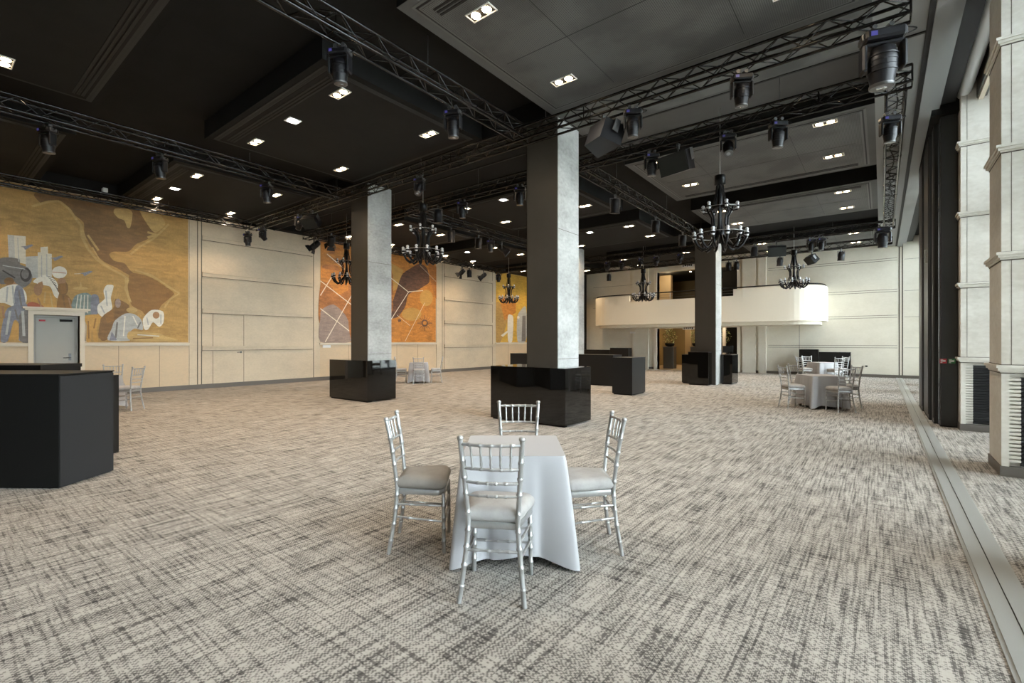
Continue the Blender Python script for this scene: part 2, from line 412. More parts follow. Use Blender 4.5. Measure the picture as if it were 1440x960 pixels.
S('balcony', mb)
mb = MB()
rail = [(p[0], p[1], 3.93) for p in stadium(BX0, BX1, YF, BD, 1.25, .07)]
mb.tube(rail, .028, 8)
hr = mb.build('handrail', 'black'); tag(hr, 'thin black metal handrail running along the top of the curved cream balcony', 'handrail')
for x in (-9.4, -8.2, -7.0, -5.9):
    mb = MB(); mb.tube([(x, YF-BD+.07, 3.56), (x, YF-BD+.07, 3.93)], .014, 6); mb.build('baluster', 'steel', hr)
for z in (3.68, 3.80):
    MB().tube([(-10.28, YF-BD+.07, z), (-5.32, YF-BD+.07, z)], .007, 6).build('rail_wire', 'fixm', hr)

# ceiling rafts, beams
RX = {'R': (-4.50, -.09), 'M': (-10.35, -6.12), 'L': (-16.84, -12.08)}
RY = [(-1.4, 1.98), (3.55, 6.88), (9.82, 13.22), (14.45, 17.62), (20.55, 24.2)]
k = 1
def raft(name, x0, x1, y0, y1, perf, slots):
    mb = MB(); mo = 'mould' if perf else 'mould2'  # window-side rafts take lighter copies, with daylight put into their colour
    xi0, xi1, yi0, yi1 = x0+.14, x1-.12, y0+.10, y1-.12
    mb.box(x0, x1, y0, y1, ZR, ZC, 'ceil')
    if perf: mb.box(x0, x1, y0, y1, ZR-.005, ZR, 'ceil_daylit')
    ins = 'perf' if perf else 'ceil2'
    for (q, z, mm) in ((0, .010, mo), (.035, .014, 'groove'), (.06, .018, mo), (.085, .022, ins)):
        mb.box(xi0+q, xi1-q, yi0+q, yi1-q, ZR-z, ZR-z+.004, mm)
    if slots:
        for j in range(3):
            yy = (yi0+.16+j*.055) if slots == 1 else (yi1-.16-j*.055); mb.box(xi0+.2, xi1-.2, yy, yy+.028, ZR-.03, ZR-.018, 'groove')
            mb.box(xi0+.2, xi1-.2, yy+.028, yy+.034, ZR-.032, ZR-.018, mo)
            if perf: 
                pass
    if perf:
        xm = (xi0+xi1)/2
        for xx in (xm-.9, xm+.9): mb.box(xx, xx+.008, yi0+.4, yi1-.2, ZR-.0235, ZR-.02, 'groove')
        mb.box(xi0+.2, xi1-.2, (yi0+yi1)/2, (yi0+yi1)/2+.008, ZR-.0235, ZR-.02, 'groove')
    o = S(name, mb); return o
for ri, (y0, y1) in enumerate(RY):
    for key, (x0, x1) in RX.items():
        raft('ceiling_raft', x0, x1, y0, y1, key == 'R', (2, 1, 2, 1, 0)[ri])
mb = MB()
for (y0, y1) in ((-4.1, -3.1), (6.88, 7.96), (17.62, 18.66)):
    mb.box(XL, -.09, y0, y1, ZR, ZC, 'ceil')
mb.box(-4.5, -.09, 6.885, 7.955, ZR-.006, ZR, 'ceil_daylit'); mb.box(-4.4, -.1, 7.30, 7.86, ZR-.012, ZR-.006, 'perf'); mb.box(-4.5, -.09, 7.965, 9.815, ZC-.01, ZC, 'ceil_daylit'); mb.box(XL, .45, 7.93, 7.97, ZR-.015, ZR, 'groove')  # grey overlays put window daylight into the colour of beam and ceiling strip
mb.box(XL, -16.5, YB, YF, ZR, ZC, 'ceil')
S('ceiling_beam', mb)
mb = MB(); mb.box(-.09, .47, YB, YF, ZR, ZC, 'ceilg'); mb.box(.44, .50, YB, YF, ZR-.02, ZR, 'groove')
mb.box(.50, .66, YB, YF, ZR-.05, ZC, 'ceilg'); mb.box(.66, .78, YB, YF, ZR+.06, ZC, 'ceilg')
mb.box(.78, .98, YB, YF, ZR+.12, ZC, 'groove'); S('ceiling_header', mb)
mb = MB(); mb.tube([(1.08, YB, 5.62), (1.08, 10.9, 5.62)], .09, 14); S('trim_%d' % n, mb, 'blindwhite'); n += 1
mb = MB(); mb.box(1.22, 1.34, YB, YF, 5.45, ZC, 'bronze'); mb.box(1.24, 1.30, YB, YF, 5.41, 5.45, 'trimw'); S('trim_%d' % n, mb); n += 1

# columns
def column(x0, x1, y0, y1):
    mb = MB()
    mb.box(x0+.012, x1, y0+.012, y1, 0, ZR, 'concrete')
    mb.box(x0, x1-.012, y0, y0+.012, 0, ZR, 'bronze')
    mb.box(x0, x0+.012, y0, y1, 0, ZR, 'bronze')
    for z in (1.16, 3.45): mb.box(x1, x1+.001, y0+.02, y1, z, z+.008, 'joint')
    return S('column', mb)
COLS = [(-5.13, -4.46, 7.0, 7.72), (-10.70, -10.0, 7.0, 7.72), (-5.16, -4.46, 17.0, 17.70), (-10.70, -10.0, 17.0, 17.78)]
for c in COLS: column(*c)

# floor track and dark folding panels
mb = MB(); mb.box(.47, .52, YB, YF, 0, .012); mb.box(.56, .61, YB, YF, 0, .012); mb.box(.52, .555, YB, YF, 0, .008, 'track'); mb.box(.555, .56, YB, YF, 0, .009, 'groove')
mb.box(.45, .47, YB, YF, 0, .006, 'track')
mb.box(.61, .66, YB, YF, 0, .006, 'track')
S('trim_%d' % n, mb, 'track'); n += 1
def fold_panel(x0, x1, y0, y1, label):
    r = empty('folding_wall_panel', ((x0+x1)/2, y0, 0))
    tag(r, label, 'partition panel', 'dark folding wall panels parked by the facade')
    w_ = (x1-x0)/2
    MB().box(-w_, w_, 0, y1-y0, .02, 5.36, 'panelblk', .008).build('panel', None, r)
    mb = MB(); mb.box(-w_+.0, w_-.0, .01, y1-y0-.01, 0, .02); mb.build('bottom_seal', 'black', r)
    mb = MB(); mb.box(-w_-.012, -w_, .05, .09, .1, 5.3); mb.build('edge_profile', 'fixm', r)
    return r
p1 = fold_panel(.80, 1.02, 11.02, 11.30, 'widest dark steel panel of the stack by the window piers, carrying red and green signs')
fold_panel(.735, .80, 11.34, 11.75, 'dark folding wall panel just behind the one with the two signs')
fold_panel(.70, .79, 11.85, 13.2, 'dark folding wall panel in the middle of the parked stack')
fold_panel(.68, .77, 13.25, 14.45, 'farthest dark folding wall panel, nearest the far wall')
MB().tube([(.69, 12.2, 3.0), (.66, 12.2, 3.0), (.66, 12.2, 3.25), (.69, 12.2, 3.25)], .012, 6).build('pull_handle', 'steel').parent = None
for o in [q for q in bpy.data.objects if q.name == 'pull_handle']:
    tag(o, 'small steel pull handle on the edge of the dark folding panels', 'handle')
for (x, m_, lab) in ((.835, 'red', 'small red and white notice on the dark steel panel'), (.945, 'green', 'small green and white notice beside the red one on the dark panel')):
    r = empty('wall_sign', (x, 11.018, 1.14)); tag(r, lab, 'sign')
    MB().box(-.045, .045, -.006, 0, -.045, .035).build('sign_plate', m_, r)
    mb = MB(); mb.box(-.034, .030, -.008, -.006, -.016, .012); mb.box(-.036, .0, -.008, -.006, .018, .026); mb.box(-.036, -.01, -.008, -.006, -.036, -.026)
    mb.build('white_print', 'white', r)
S('wall_header', bx(.68, 1.12, 10.9, 14.5, 5.36, ZC), 'black')

# facade piers + windows
def pier(y0, nlab):
    mb = MB(); y1 = y0+.72; x0 = 1.03 if y0 < 12 else 1.42
    hz = [1.13, 2.36, 3.53, 4.70]
    mb.box(x0, XR, y0, y1, 1.20, ZC, 'pier')
    # lower part with louvre stack
    mb.box(x0, x0+.06, y0, y1, 0, 1.16, 'pier'); mb.box(x0+.06, XR, y0+.05, y1, 0, 1.16, 'pier')
    z = .16
    while z < 1.06:
        mb.box(x0+.06, x0+.15, y0+.005, y0+.06, z, z+.027, 'pier'); z += .042
    mb.box(x0+.15, XR, y0+.03, y0+.05, .12, 1.08, 'groove')
    mb.box(x0-.012, XR, y0-.012, y1+.012, 0, .11, 'base')
    for h_ in hz:
        for (dz, e) in ((0, .012), (.02, .030), (.05, .045)):
            mb.box(x0-e, XR, y0-e, y1+e, h_+dz, h_+dz+.03, 'pier')
        mb.box(x0-.004, XR, y0-.004, y1+.004, h_-.012, h_, 'joint'); mb.box(x0-.004, XR, y0-.004, y1+.004, h_+.08, h_+.088, 'joint')
    mb.box(x0+.075, x0+.08, y0-.0015, y0, 1.21, ZC, 'joint')
    o = S('facade_pier', mb)
    v = MB(); z = .14
    while z < 1.05:
        v.add([(x0+.15,y0+.008,z),(XR-.05,y0+.008,z),(XR-.05,y0+.03,z+.022),(x0+.15,y0+.03,z+.022),
               (x0+.15,y0+.008,z-.004),(XR-.05,y0+.008,z-.004),(XR-.05,y0+.03,z+.018),(x0+.15,y0+.03,z+.018)],
              [(0,1,2,3),(7,6,5,4),(0,4,5,1),(1,5,6,2),(2,6,7,3),(3,7,4,0)]); z += .042
    g = v.build('louvre_grille', 'louvre', o)
PY = [-6.2, -2.8, .6, 4.0, 7.37, 10.76, 14.2, 17.6, 21.0]
for i, y in enumerate(PY): pier(y, i)
edges = [YB] + PY + [YF]
for i in range(len(PY)+1):
    y0 = (PY[i-1]+.72) if i else YB; y1 = PY[i] if i < len(PY) else YF
    if y1 - y0 < .3: continue
    mb = MB()
    for yy in (y0, (y0+y1)/2-.04, y1-.08): mb.box(XR-.02, XR+.08, yy, yy+.08, 0, 5.5)
    for zz in (0, 3.6, 5.42): mb.box(XR-.018, XR+.078, y0, y1, zz, zz+.08)
    if y1 < -2: S('wall_right', bx(XR-.05, XR+.1, y0, y1, 0, 5.5), 'ceil2'); continue  # unseen solid bays added in place of windows to cut light from behind
    f = S('window_%d' % (i+1), mb, 'panelblk')
    bx(XR+.02, XR+.03, y0+.02, y1-.02, .02, 5.46).build('pane', 'glass', f)
S('wall_right', bx(XR-.02, XR+.2, YB, YF, 5.5, ZC), 'pier')

# ================================================================== MURALS
def mat_paint(name, col, var=.25):
    m, nt, b = newmat('paint_'+name); L = nt.links.new; N = nt.nodes.new
    tc = N('ShaderNodeTexCoord'); cur = None
    for k, (sc, st, lo, hi, f) in enumerate(((.9, (1, 1, 1), .36, .64, 1-var), (5.0, (1, .6, 2.2), .40, .70, 1+var*.9), (22.0, (1, 2.0, .7), .45, .75, 1-var*.8))):
        mp = N('ShaderNodeMapping'); mp.inputs['Scale'].default_value = st
        n = N('ShaderNodeTexNoise'); n.inputs['Scale'].default_value = sc; n.inputs['Detail'].default_value = 8; n.inputs['Roughness'].default_value = .65
        n.inputs['Distortion'].default_value = .6
        r = N('ShaderNodeMapRange'); r.inputs[1].default_value = lo; r.inputs[2].default_value = hi; r.inputs[4].default_value = .85
        mx = N('ShaderNodeMix'); mx.data_type = 'RGBA'
        L(tc.outputs['Object'], mp.inputs[0]); L(mp.outputs[0], n.inputs['Vector']); L(n.outputs['Fac'], r.inputs[0]); L(r.outputs[0], mx.inputs[0])
        if cur is None: mx.inputs[6].default_value = (*col, 1)
        else: L(cur, mx.inputs[6])
        mx.inputs[7].default_value = (*[min(.9, q*f) for q in col], 1)
        cur = mx.outputs[2]
    L(cur, b.inputs['Base Color']); b.inputs['Roughness'].default_value = .6
    return m
P = {
 'gold': mat_paint('gold', (.42, .25, .075), .38), 'brown': mat_paint('umber', (.21, .11, .035), .4),
 'brown2': mat_paint('sienna', (.26, .13, .035), .3), 'light': mat_paint('ochre_light', (.50, .33, .12), .3),
 'pale': mat_paint('pale', (.58, .54, .44), .2), 'grey': mat_paint('slate', (.17, .155, .14), .4),
 'white': mat_paint('chalk', (.70, .66, .56), .2), 'blue': mat_paint('denim', (.21, .215, .25), .45),
 'yellow': mat_paint('mustard', (.50, .28, .07), .3), 'red': mat_paint('brick', (.36, .10, .05), .3),
 'dark': mat_paint('black_brown', (.05, .04, .035), .3), 'teal': mat_paint('teal', (.19, .24, .22), .5),
 'skin': mat_paint('tan_skin', (.35, .19, .09), .3), 'orange': mat_paint('orange', (.50, .20, .035), .5),
 'odark': mat_paint('dark_land', (.13, .06, .035), .8), 'omid': mat_paint('rust', (.38, .145, .035), .6),
 'line': mat_paint('cream_line', (.72, .62, .48), .1), 'sun': mat_paint('sun_yellow', (.60, .36, .055), .35),
 'greyl': mat_paint('light_grey', (.42, .42, .39), .3), 'mauve': mat_paint('mauve', (.30, .22, .18), .4)}
for k_, m_ in P.items(): M['p_'+k_] = m_
class Mural:
    def __init__(s, ox, oy, sc): s.mb = MB(); s.ox, s.oy, s.sc = ox, oy, sc; s.d = .012
    def frame(s, ox, oy, sc): s.ox, s.oy, s.sc = ox, oy, sc
    def pt(s, p):
        y, z = onX(s.ox + p[0]/s.sc, s.oy + p[1]/s.sc, XL + .02); return (y, min(z, ZR-.02))
    def face(s, q, m, up=True):
        a = sum(q[i][0]*q[(i+1)%len(q)][1]-q[(i+1)%len(q)][0]*q[i][1] for i in range(len(q)))
        if a < 0: q = q[::-1]
        if up: s.d += .00025
        s.mb.add([(XL+s.d, y, z) for y, z in q], [tuple(range(len(q)))], 'p_'+m)
    def poly(s, pts, m):
        if m not in ('pale',) and len(pts) > 4:          # soft painted outlines
            q = []; n_ = len(pts)
            for i in range(n_):
                a, b, c, d = pts[i-1], pts[i], pts[(i+1) % n_], pts[(i+2) % n_]
                for k in range(4):
                    t = k/4; q.append(tuple(.5*((2*b[j]) + (-a[j]+c[j])*t*.8 + (2*a[j]-5*b[j]+4*c[j]-d[j])*t*t*.8 + (-a[j]+3*b[j]-3*c[j]+d[j])*t**3*.8 + .2*2*(c[j]-b[j])*t) for j in range(2)))
            pts = q
        s.face([s.pt(p) for p in pts], m)
    def ell(s, cx, cy, rx, ry, m, n=20): s.poly([(cx+rx*cos(2*pi*i/n), cy+ry*sin(2*pi*i/n)) for i in range(n)], m)
    def stroke(s, pts, wd, m):
        q = [s.pt(p) for p in pts]; s.d += .00025
        for a, b in zip(q, q[1:]):
            dx, dy = b[0]-a[0], b[1]-a[1]; l = math.hypot(dx, dy) or 1; nx, ny = -dy/l*wd/2, dx/l*wd/2
            s.face([(a[0]+nx, a[1]+ny), (a[0]-nx, a[1]-ny), (b[0]-nx, b[1]-ny), (b[0]+nx, b[1]+ny)], m, up=False)
def mural_board(y0, y1, z0, z1, m, cut=None):
    mb = MB()
    if cut:
        c0, c1, cz = cut
        mb.box(XL+.006, XL+.012, y0, c0, z0, z1, m); mb.box(XL+.006, XL+.012, c1, y1, z0, z1, m); mb.box(XL+.006, XL+.012, c0, c1, cz, z1, m)
    else: mb.box(XL+.006, XL+.012, y0, y1, z0, z1, m)
    return mb
MZ0, MZ1 = 1.46, 5.38
# mural 1: ochre map with people
m1 = tag(empty('mural', (0,0,0)), 'large ochre painted map with farm workers, pale towers and aeroplanes on the left wall', 'mural')
mural_board(.2, 5.33, MZ0, MZ1, 'p_gold', (dY0-.21, dY1+.21, dZ+.2)).build('painted_board', None, m1)
u = Mural(0, 240, 4)
u.poly([(195,125),(230,182),(250,178),(280,168),(330,165),(370,190),(410,240),(470,290),(475,350),(510,420),(560,490),(610,525),(655,545),(700,572),(740,590),(752,578),(728,555),(700,520),(640,505),(615,470),(640,455),(715,455),(740,440),(770,410),(830,385),(870,350),(850,310),(800,250),(770,215),(640,170),(400,120)], 'brown')
u.poly([(650,212),(640,235),(665,265),(700,280),(715,318),(732,320),(742,280),(745,235),(720,215)], 'light')
u.poly([(790,232),(850,330),(880,345),(930,300),(900,245),(850,232)], 'light')
u.poly([(740,575),(850,600),(975,682),(960,712),(905,760),(880,820),(840,840),(800,790),(745,760),(720,700),(722,620)], 'brown2')
u.stroke([(180,200),(280,172),(335,172),(390,215),(430,275),(458,310),(460,370),(495,440),(545,500),(600,540),(680,580),(722,610),(705,660),(735,740)], .055, 'light')
u.stroke([(735,470),(790,425),(860,385),(905,345),(950,300)], .05, 'light')
u.stroke([(760,560),(850,585),(940,645),(1010,690),(960,720),(925,770)], .045, 'light')
u.stroke([(520,430),(560,500),(640,560),(700,590)], .03, 'light')
u.stroke([(830,345),(880,360),(830,375)], .06, 'light')
u.frame(0, 320, 5.65)
u.poly([(112,60),(205,68),(205,290),(120,270)], 'pale'); u.poly([(60,55),(112,60),(120,270),(70,250)], 'greyl')
u.poly([(205,230),(300,225),(300,400),(205,400)], 'greyl'); u.poly([(300,195),(322,195),(322,155),(380,150),(382,205),(412,208),(412,410),(300,410)], 'pale')
u.poly([(-10,260),(60,235),(155,250),(160,290),(225,320),(258,390),(240,440),(180,480),(120,440),(-10,440)], 'grey')
u.ell(205, 375, 45, 55, 'dark'); u.ell(200, 368, 30, 38, 'grey')
for (x, y) in ((210,155),(445,245),(680,365)):
    u.poly([(x-45,y-4),(x-5,y-10),(x+35,y-22),(x+55,y-15),(x+20,y+5),(x-10,y+20),(x-20,y+3)], 'blue'); u.stroke([(x-90,y+2),(x-40,y)], .012, 'pale')
u.poly([(30,420),(110,420),(140,460),(60,480)], 'skin'); u.ell(72, 425, 40, 30, 'brown')
u.poly([(-10,500),(60,460),(130,450),(180,480),(210,530),(205,600),(120,630),(40,600),(-10,590)], 'white')
u.poly([(130,460),(180,480),(205,600),(210,640),(120,700),(110,560)], 'blue')
u.poly([(60,640),(205,600),(230,690),(215,880),(150,895),(150,760),(110,740),(62,900),(5,900),(20,760)], 'blue')
u.poly([(150,700),(235,650),(262,760),(262,900),(160,900)], 'grey'); u.poly([(110,740),(150,760),(150,880),(70,900)], 'yellow')
u.poly([(235,560),(280,515),(340,480),(420,500),(445,560),(450,680),(380,690),(300,650)], 'yellow')
u.ell(302, 490, 34, 50, 'skin'); u.poly([(262,430),(320,385),(390,380),(450,430),(470,500),(460,560),(430,540),(400,470),(340,455)], 'white')
for i in range(6): u.stroke([(370+i*14,382+i*16),(430+i*7,400+i*22)], .012, 'dark')
u.poly([(215,610),(260,590),(340,620),(385,680),(250,680)], 'red')
u.poly([(470,520),(540,540),(585,610),(600,680),(455,680)], 'brown2'); u.ell(500, 480, 42, 58, 'brown'); u.ell(472, 355, 60, 48, 'white'); u.ell(490, 425, 34, 26, 'skin')
u.stroke([(415,352),(525,362)], .015, 'red')
u.poly([(565,640),(590,550),(640,522),(700,520),(735,560),(725,690),(640,690)], 'teal'); u.poly([(725,540),(780,540),(790,640),(770,690),(725,690)], 'blue')
for i in range(4): u.stroke([(620+i*26,535),(600+i*32,680)], .02, 'pale')
u.ell(640, 482, 58, 13, 'light'); u.poly([(628,480),(640,425),(655,480)], 'light')
u.poly([(668,700),(800,690),(815,720),(770,800),(780,900),(745,900),(730,800),(720,900),(685,900),(690,780)], 'yellow')
u.poly([(640,720),(668,720),(680,900),(640,900)], 'dark')
u.poly([(780,680),(775,620),(810,585),(832,560),(822,500),(848,456),(900,458),(895,500),(880,560),(890,640),(840,720)], 'white')
u.poly([(800,720),(880,690),(900,760),(860,880),(800,890)], 'brown')
u.frame(110, 280, 4.57)
u.poly([(150,760),(225,700),(240,640),(325,680),(320,745),(260,760),(215,820),(190,880),(130,890)], 'brown')
u.poly([(190,905),(215,830),(235,780),(300,735),(360,738),(405,775),(415,840),(360,830),(320,870),(330,908)], 'greyl'); u.ell(345, 712, 36, 18, 'light')
u.poly([(215,850),(250,905),(200,908)], 'blue')
u.poly([(415,770),(470,712),(545,722),(548,790),(520,820),(480,790),(450,835),(425,835)], 'white'); u.ell(500, 745, 22, 22, 'skin')
u.poly([(325,850),(420,855),(520,862),(560,880),(640,908),(340,908)], 'light'); u.ell(255, 668, 18, 30, 'mauve')
# folds and shading strokes of the figures
u.frame(0, 320, 5.65)
for a, b, wd, c in (((60,470),(50,590),.03,'greyl'), ((100,460),(110,600),.03,'greyl'), ((150,500),(170,620),.03,'grey'), ((80,660),(50,850),.04,'greyl'), ((180,660),(190,860),.05,'greyl'), ((120,650),(140,730),.03,'grey'), ((20,620),(30,720),.04,'skin'), ((300,560),(340,660),.03,'skin'), ((360,510),(350,600),.03,'light'), ((400,520),(420,660),.03,'light'), ((500,540),(520,660),.03,'brown'), ((545,560),(570,660),.03,'skin'),
    ((140,80),(150,270),.02,'greyl'), ((330,220),(330,390),.02,'greyl'), ((370,210),(372,390),.02,'greyl'), ((20,300),(200,330),.02,'greyl'), ((20,340),(120,400),.03,'dark'), ((700,740),(705,880),.03,'brown2'), ((760,720),(745,800),.03,'brown2'), ((840,500),(850,620),.03,'greyl'), ((800,620),(830,680),.03,'greyl')):
    u.stroke([a, b], wd, c)
u.poly([(300,440),(335,425),(345,470),(320,500)], 'skin'); u.poly([(470,445),(520,440),(530,520),(480,530)], 'brown2')
u.poly([(830,690),(900,640),(904,740),(850,760)], 'brown2')
u.frame(110, 280, 4.57)
for a, b, wd, c in (((250,790),(240,890),.04,'grey'), ((300,750),(290,880),.03,'white'), ((350,750),(380,810),.03,'white'), ((400,790),(380,830),.03,'grey'), ((440,760),(450,810),.03,'greyl'), ((530,740),(530,800),.03,'greyl'), ((380,870),(520,880),.03,'pale'), ((350,895),(480,890),.03,'brown2'), ((300,500),(320,620),.04,'light'), ((410,470),(520,520),.04,'light'), ((560,560),(650,600),.03,'light'), ((60,230),(130,330),.05,'light'), ((20,180),(45,260),.05,'light')):
    u.stroke([a, b], wd, c)
u.mb.build('painted_scene', None, m1)
# mural 2: orange chart
m2 = tag(empty('mural'), 'orange painted sea chart with a compass rose and white crossing lines on the left wall', 'mural')
mural_board(9.70, 15.60, MZ0, MZ1, 'p_orange').build('painted_board', None, m2)
u = Mural(430, 240, 4.364)
u.poly([(90,700),(140,690),(200,760),(275,740),(275,960),(90,960)], 'omid')
u.poly([(100,850),(170,820),(240,880),(275,960),(275,1050),(90,1050),(90,900)], 'mauve')
for (x, y, a, b) in ((150,590,50,16),(190,545,35,10),(210,560,40,12),(180,605,30,8),(160,500,22,12),(190,480,20,10)): u.ell(x, y, a, b, 'omid')
u.poly([(515,560),(600,610),(560,720),(515,760)], 'yellow')
u.poly([(515,860),(555,740),(590,640),(640,600),(700,570),(745,600),(760,680),(720,712),(690,730),(630,760),(612,830),(580,880),(560,900),(515,905)], 'odark')
u.poly([(280,620),(520,580),(520,900),(420,960),(280,900)], 'omid')
u.poly([(750,560),(805,590),(805,800),(770,700)], 'omid')
u.ell(650, 880, 60, 40, 'yellow'); u.ell(740, 780, 40, 50, 'yellow')
for a, b in (((90,675),(285,825)), ((90,845),(290,1000)), ((120,1050),(290,750)), ((90,765),(160,650)), ((520,655),(632,745)), ((525,910),(632,742)), ((130,510),(240,605)), ((632,742),(720,735))):
    u.stroke([a, b], .035, 'line')
u.stroke([(610,1045),(730,810)], .02, 'line'); u.stroke([(560,885),(640,950)], .015, 'line'); u.stroke([(700,580),(800,680)], .015, 'line')
u.frame(430, 430, 4.364)
for i in range(16):
    A = 2*pi*i/16; r = 46 if i % 2 == 0 else 34
    u.stroke([(730,105),(730+r*cos(A), 105+r*1.05*sin(A))], .035 if i % 4 == 0 else .022, 'odark')
u.ell(730, 105, 20, 21, 'odark'); u.ell(730, 105, 12, 13, 'orange'); u.ell(575, 90, 10, 9, 'odark')
u.poly([(280,0),(520,-40),(520,60),(400,215),(280,215)], 'omid')
u.mb.build('painted_chart', None, m2)
# mural 3
m3 = tag(empty('mural'), 'yellow painted wall panel with pale standing figures, farthest of the wall paintings', 'mural')
mural_board(20.10, YF-.02, MZ0, MZ1, 'p_sun').build('painted_board', None, m3)
u = Mural(430, 430, 4.364)
u.poly([(1170,-20),(1215,10),(1240,60),(1230,120),(1200,215),(1170,215)], 'gold'); u.poly([(1185,-60),(1290,-40),(1290,40),(1220,90)], 'orange')
u.poly([(1240,65),(1262,55),(1275,80),(1268,215),(1242,215)], 'white'); u.poly([(1198,180),(1240,150),(1238,165),(1210,190)], 'white')
u.poly([(1298,70),(1325,20),(1350,5),(1360,110),(1350,217),(1300,217)], 'greyl'); u.poly([(1330,60),(1350,60),(1350,217),(1325,217)], 'grey'); u.ell(1305,70,8,10,'white')
u.mb.build('painted_figures', None, m3)

# ================================================================== BLACK BAR PLINTHS
def plinth(loc, boxes, label, mat='gloss', name='bar_plinth', rz=0.0, group=None):
    r = empty(name, loc, rz); tag(r, label, 'bar counter', group)
    for nm, q, mm in boxes:
        if nm == 'toe_kick': bx(*q).build(nm, mm or 'black', r)
        else: MB().box(*q, mm or mat, .006).build(nm, None, r)
    return r
# plinth wrapped round the middle column (U shape)
def wrap(X0, X1, Y0, Y1, cx0, cx1, cy0, cy1, h, label):
    r = empty('bar_plinth', (X0, Y0, 0)); tag(r, label, 'bar counter')
    g = .012
    def q(name, a, b, c, d, z0=.03, z1=h, m='gloss', bev=0):
        mb = MB(); mb.box(a-X0, b-X0, c-Y0, d-Y0, z0, z1, m, bev); mb.build(name, None, r)
    q('counter_body', X0, X1, Y0, cy0-g)
    if cx0 - g > X0 + .05: q('side_block', X0, cx0-g, cy0-g+.001, Y1)
    if X1 > cx1 + g + .03: q('side_block', cx1+g, X1, cy0-g+.001, Y1)
    q('toe_kick', X0+.03, X1-.03, Y0+.03, cy0-g, 0, .03, 'black')
    return r
wrap(-5.90, -4.235, 6.885, 7.78, *COLS[0], 1.01, 'glossy black bar counter wrapped round the nearest concrete column, behind the near table')
wrap(-11.42, -9.77, 6.83, 7.68, *COLS[1], 1.01, 'glossy black bar counter wrapped round the left concrete column, window reflections on its side')
def pbox(x0, x1, y0, y1, h, label, mat='gloss', top=None):
    r = empty('bar_plinth', ((x0+x1)/2, y0, 0)); tag(r, label, 'bar counter')
    w_ = (x1-x0)/2
    MB().box(-w_, w_, 0, y1-y0, .03, h-.02, mat).build('counter_body', None, r)
    MB().box(-w_-.003, w_+.003, -.003, y1-y0+.003, h-.02, h, 'satin').build('counter_top', None, r)
    bx(-w_+.03, w_-.03, .03, y1-y0-.03, 0, .03).build('toe_kick', 'black', r)
    return r
pbox(-5.255, -4.585, 16.56, 16.96, 1.13, 'tall black bar block in front of the far column')
pbox(-5.62, -5.20, 17.02, 17.75, 1.03, 'narrow black bar block left behind the far column')
pbox(-4.43, -4.06, 17.5, 18.35, 1.03, 'black bar block on the right side of the far column, carrying a monitor')
pbox(-5.965, -5.37, 12.2, 13.1, 1.035, 'black bar block with a pale lit end, standing free right of the middle column', 'satin')
pbox(-11.33, -7.0, 14.38, 15.05, 1.035, 'long low black bar counter behind the middle column', 'satin')
pbox(-13.0, -11.2, 22.6, 23.0, 1.06, 'low black counter against the far wall under the balcony', 'satin')
pbox(-11.15, -10.15, 22.55, 23.0, 1.17, 'taller black counter against the far wall under the balcony', 'satin')
pbox(-2.86, -2.16, 24.1, 24.6, 1.15, 'taller black box against the cream far wall at right', 'satin')
pbox(-2.13, -1.02, 24.12, 24.62, 1.04, 'wider black box against the cream far wall at right', 'satin')
# near left desk, turned to the room
r = tag(empty('bar_desk', (-6.47, .93, 0), TH), 'big matt black bar desk at the left edge of the photo, nearest the camera', 'bar counter')
mb = MB(); mb.box(-2.6, 0, 0, .64, .012, 1.13, 'black'); mb.build('desk_body', None, r)
MB().box(-.0, .012, .004, .636, .012, 1.118, 'weave').build('end_panel', None, r)
MB().box(-2.6, .014, -.004, .644, 1.13, 1.142, 'satin').build('desk_top', None, r)
bx(-2.58, -.02, .02, .62, 0, .012).build('toe_kick', 'black', r)
r = tag(empty('bar_desk', (-7.64, 1.33, 0), TH), 'lower black bar desk directly behind the big matt black desk at left', 'bar counter')
MB().box(-2.6, 0, 0, .5, .012, 1.03, 'satin').build('desk_body', None, r); bx(-2.5, -.05, .04, .46, 0, .012).build('toe_kick', 'black', r)
r = tag(empty('bar_desk', (-8.97, 1.11, 0), TH), 'black bar desk with a raised top, farthest of the three desks at left', 'bar counter')
MB().box(-2.6, 0, .0, .6, .012, 1.10, 'satin').build('desk_body', None, r); MB().box(-2.62, .01, -.01, .61, 1.10, 1.15, 'satin').build('desk_top', None, r)
bx(-2.5, -.05, .05, .55, 0, .012).build('toe_kick', 'black', r)

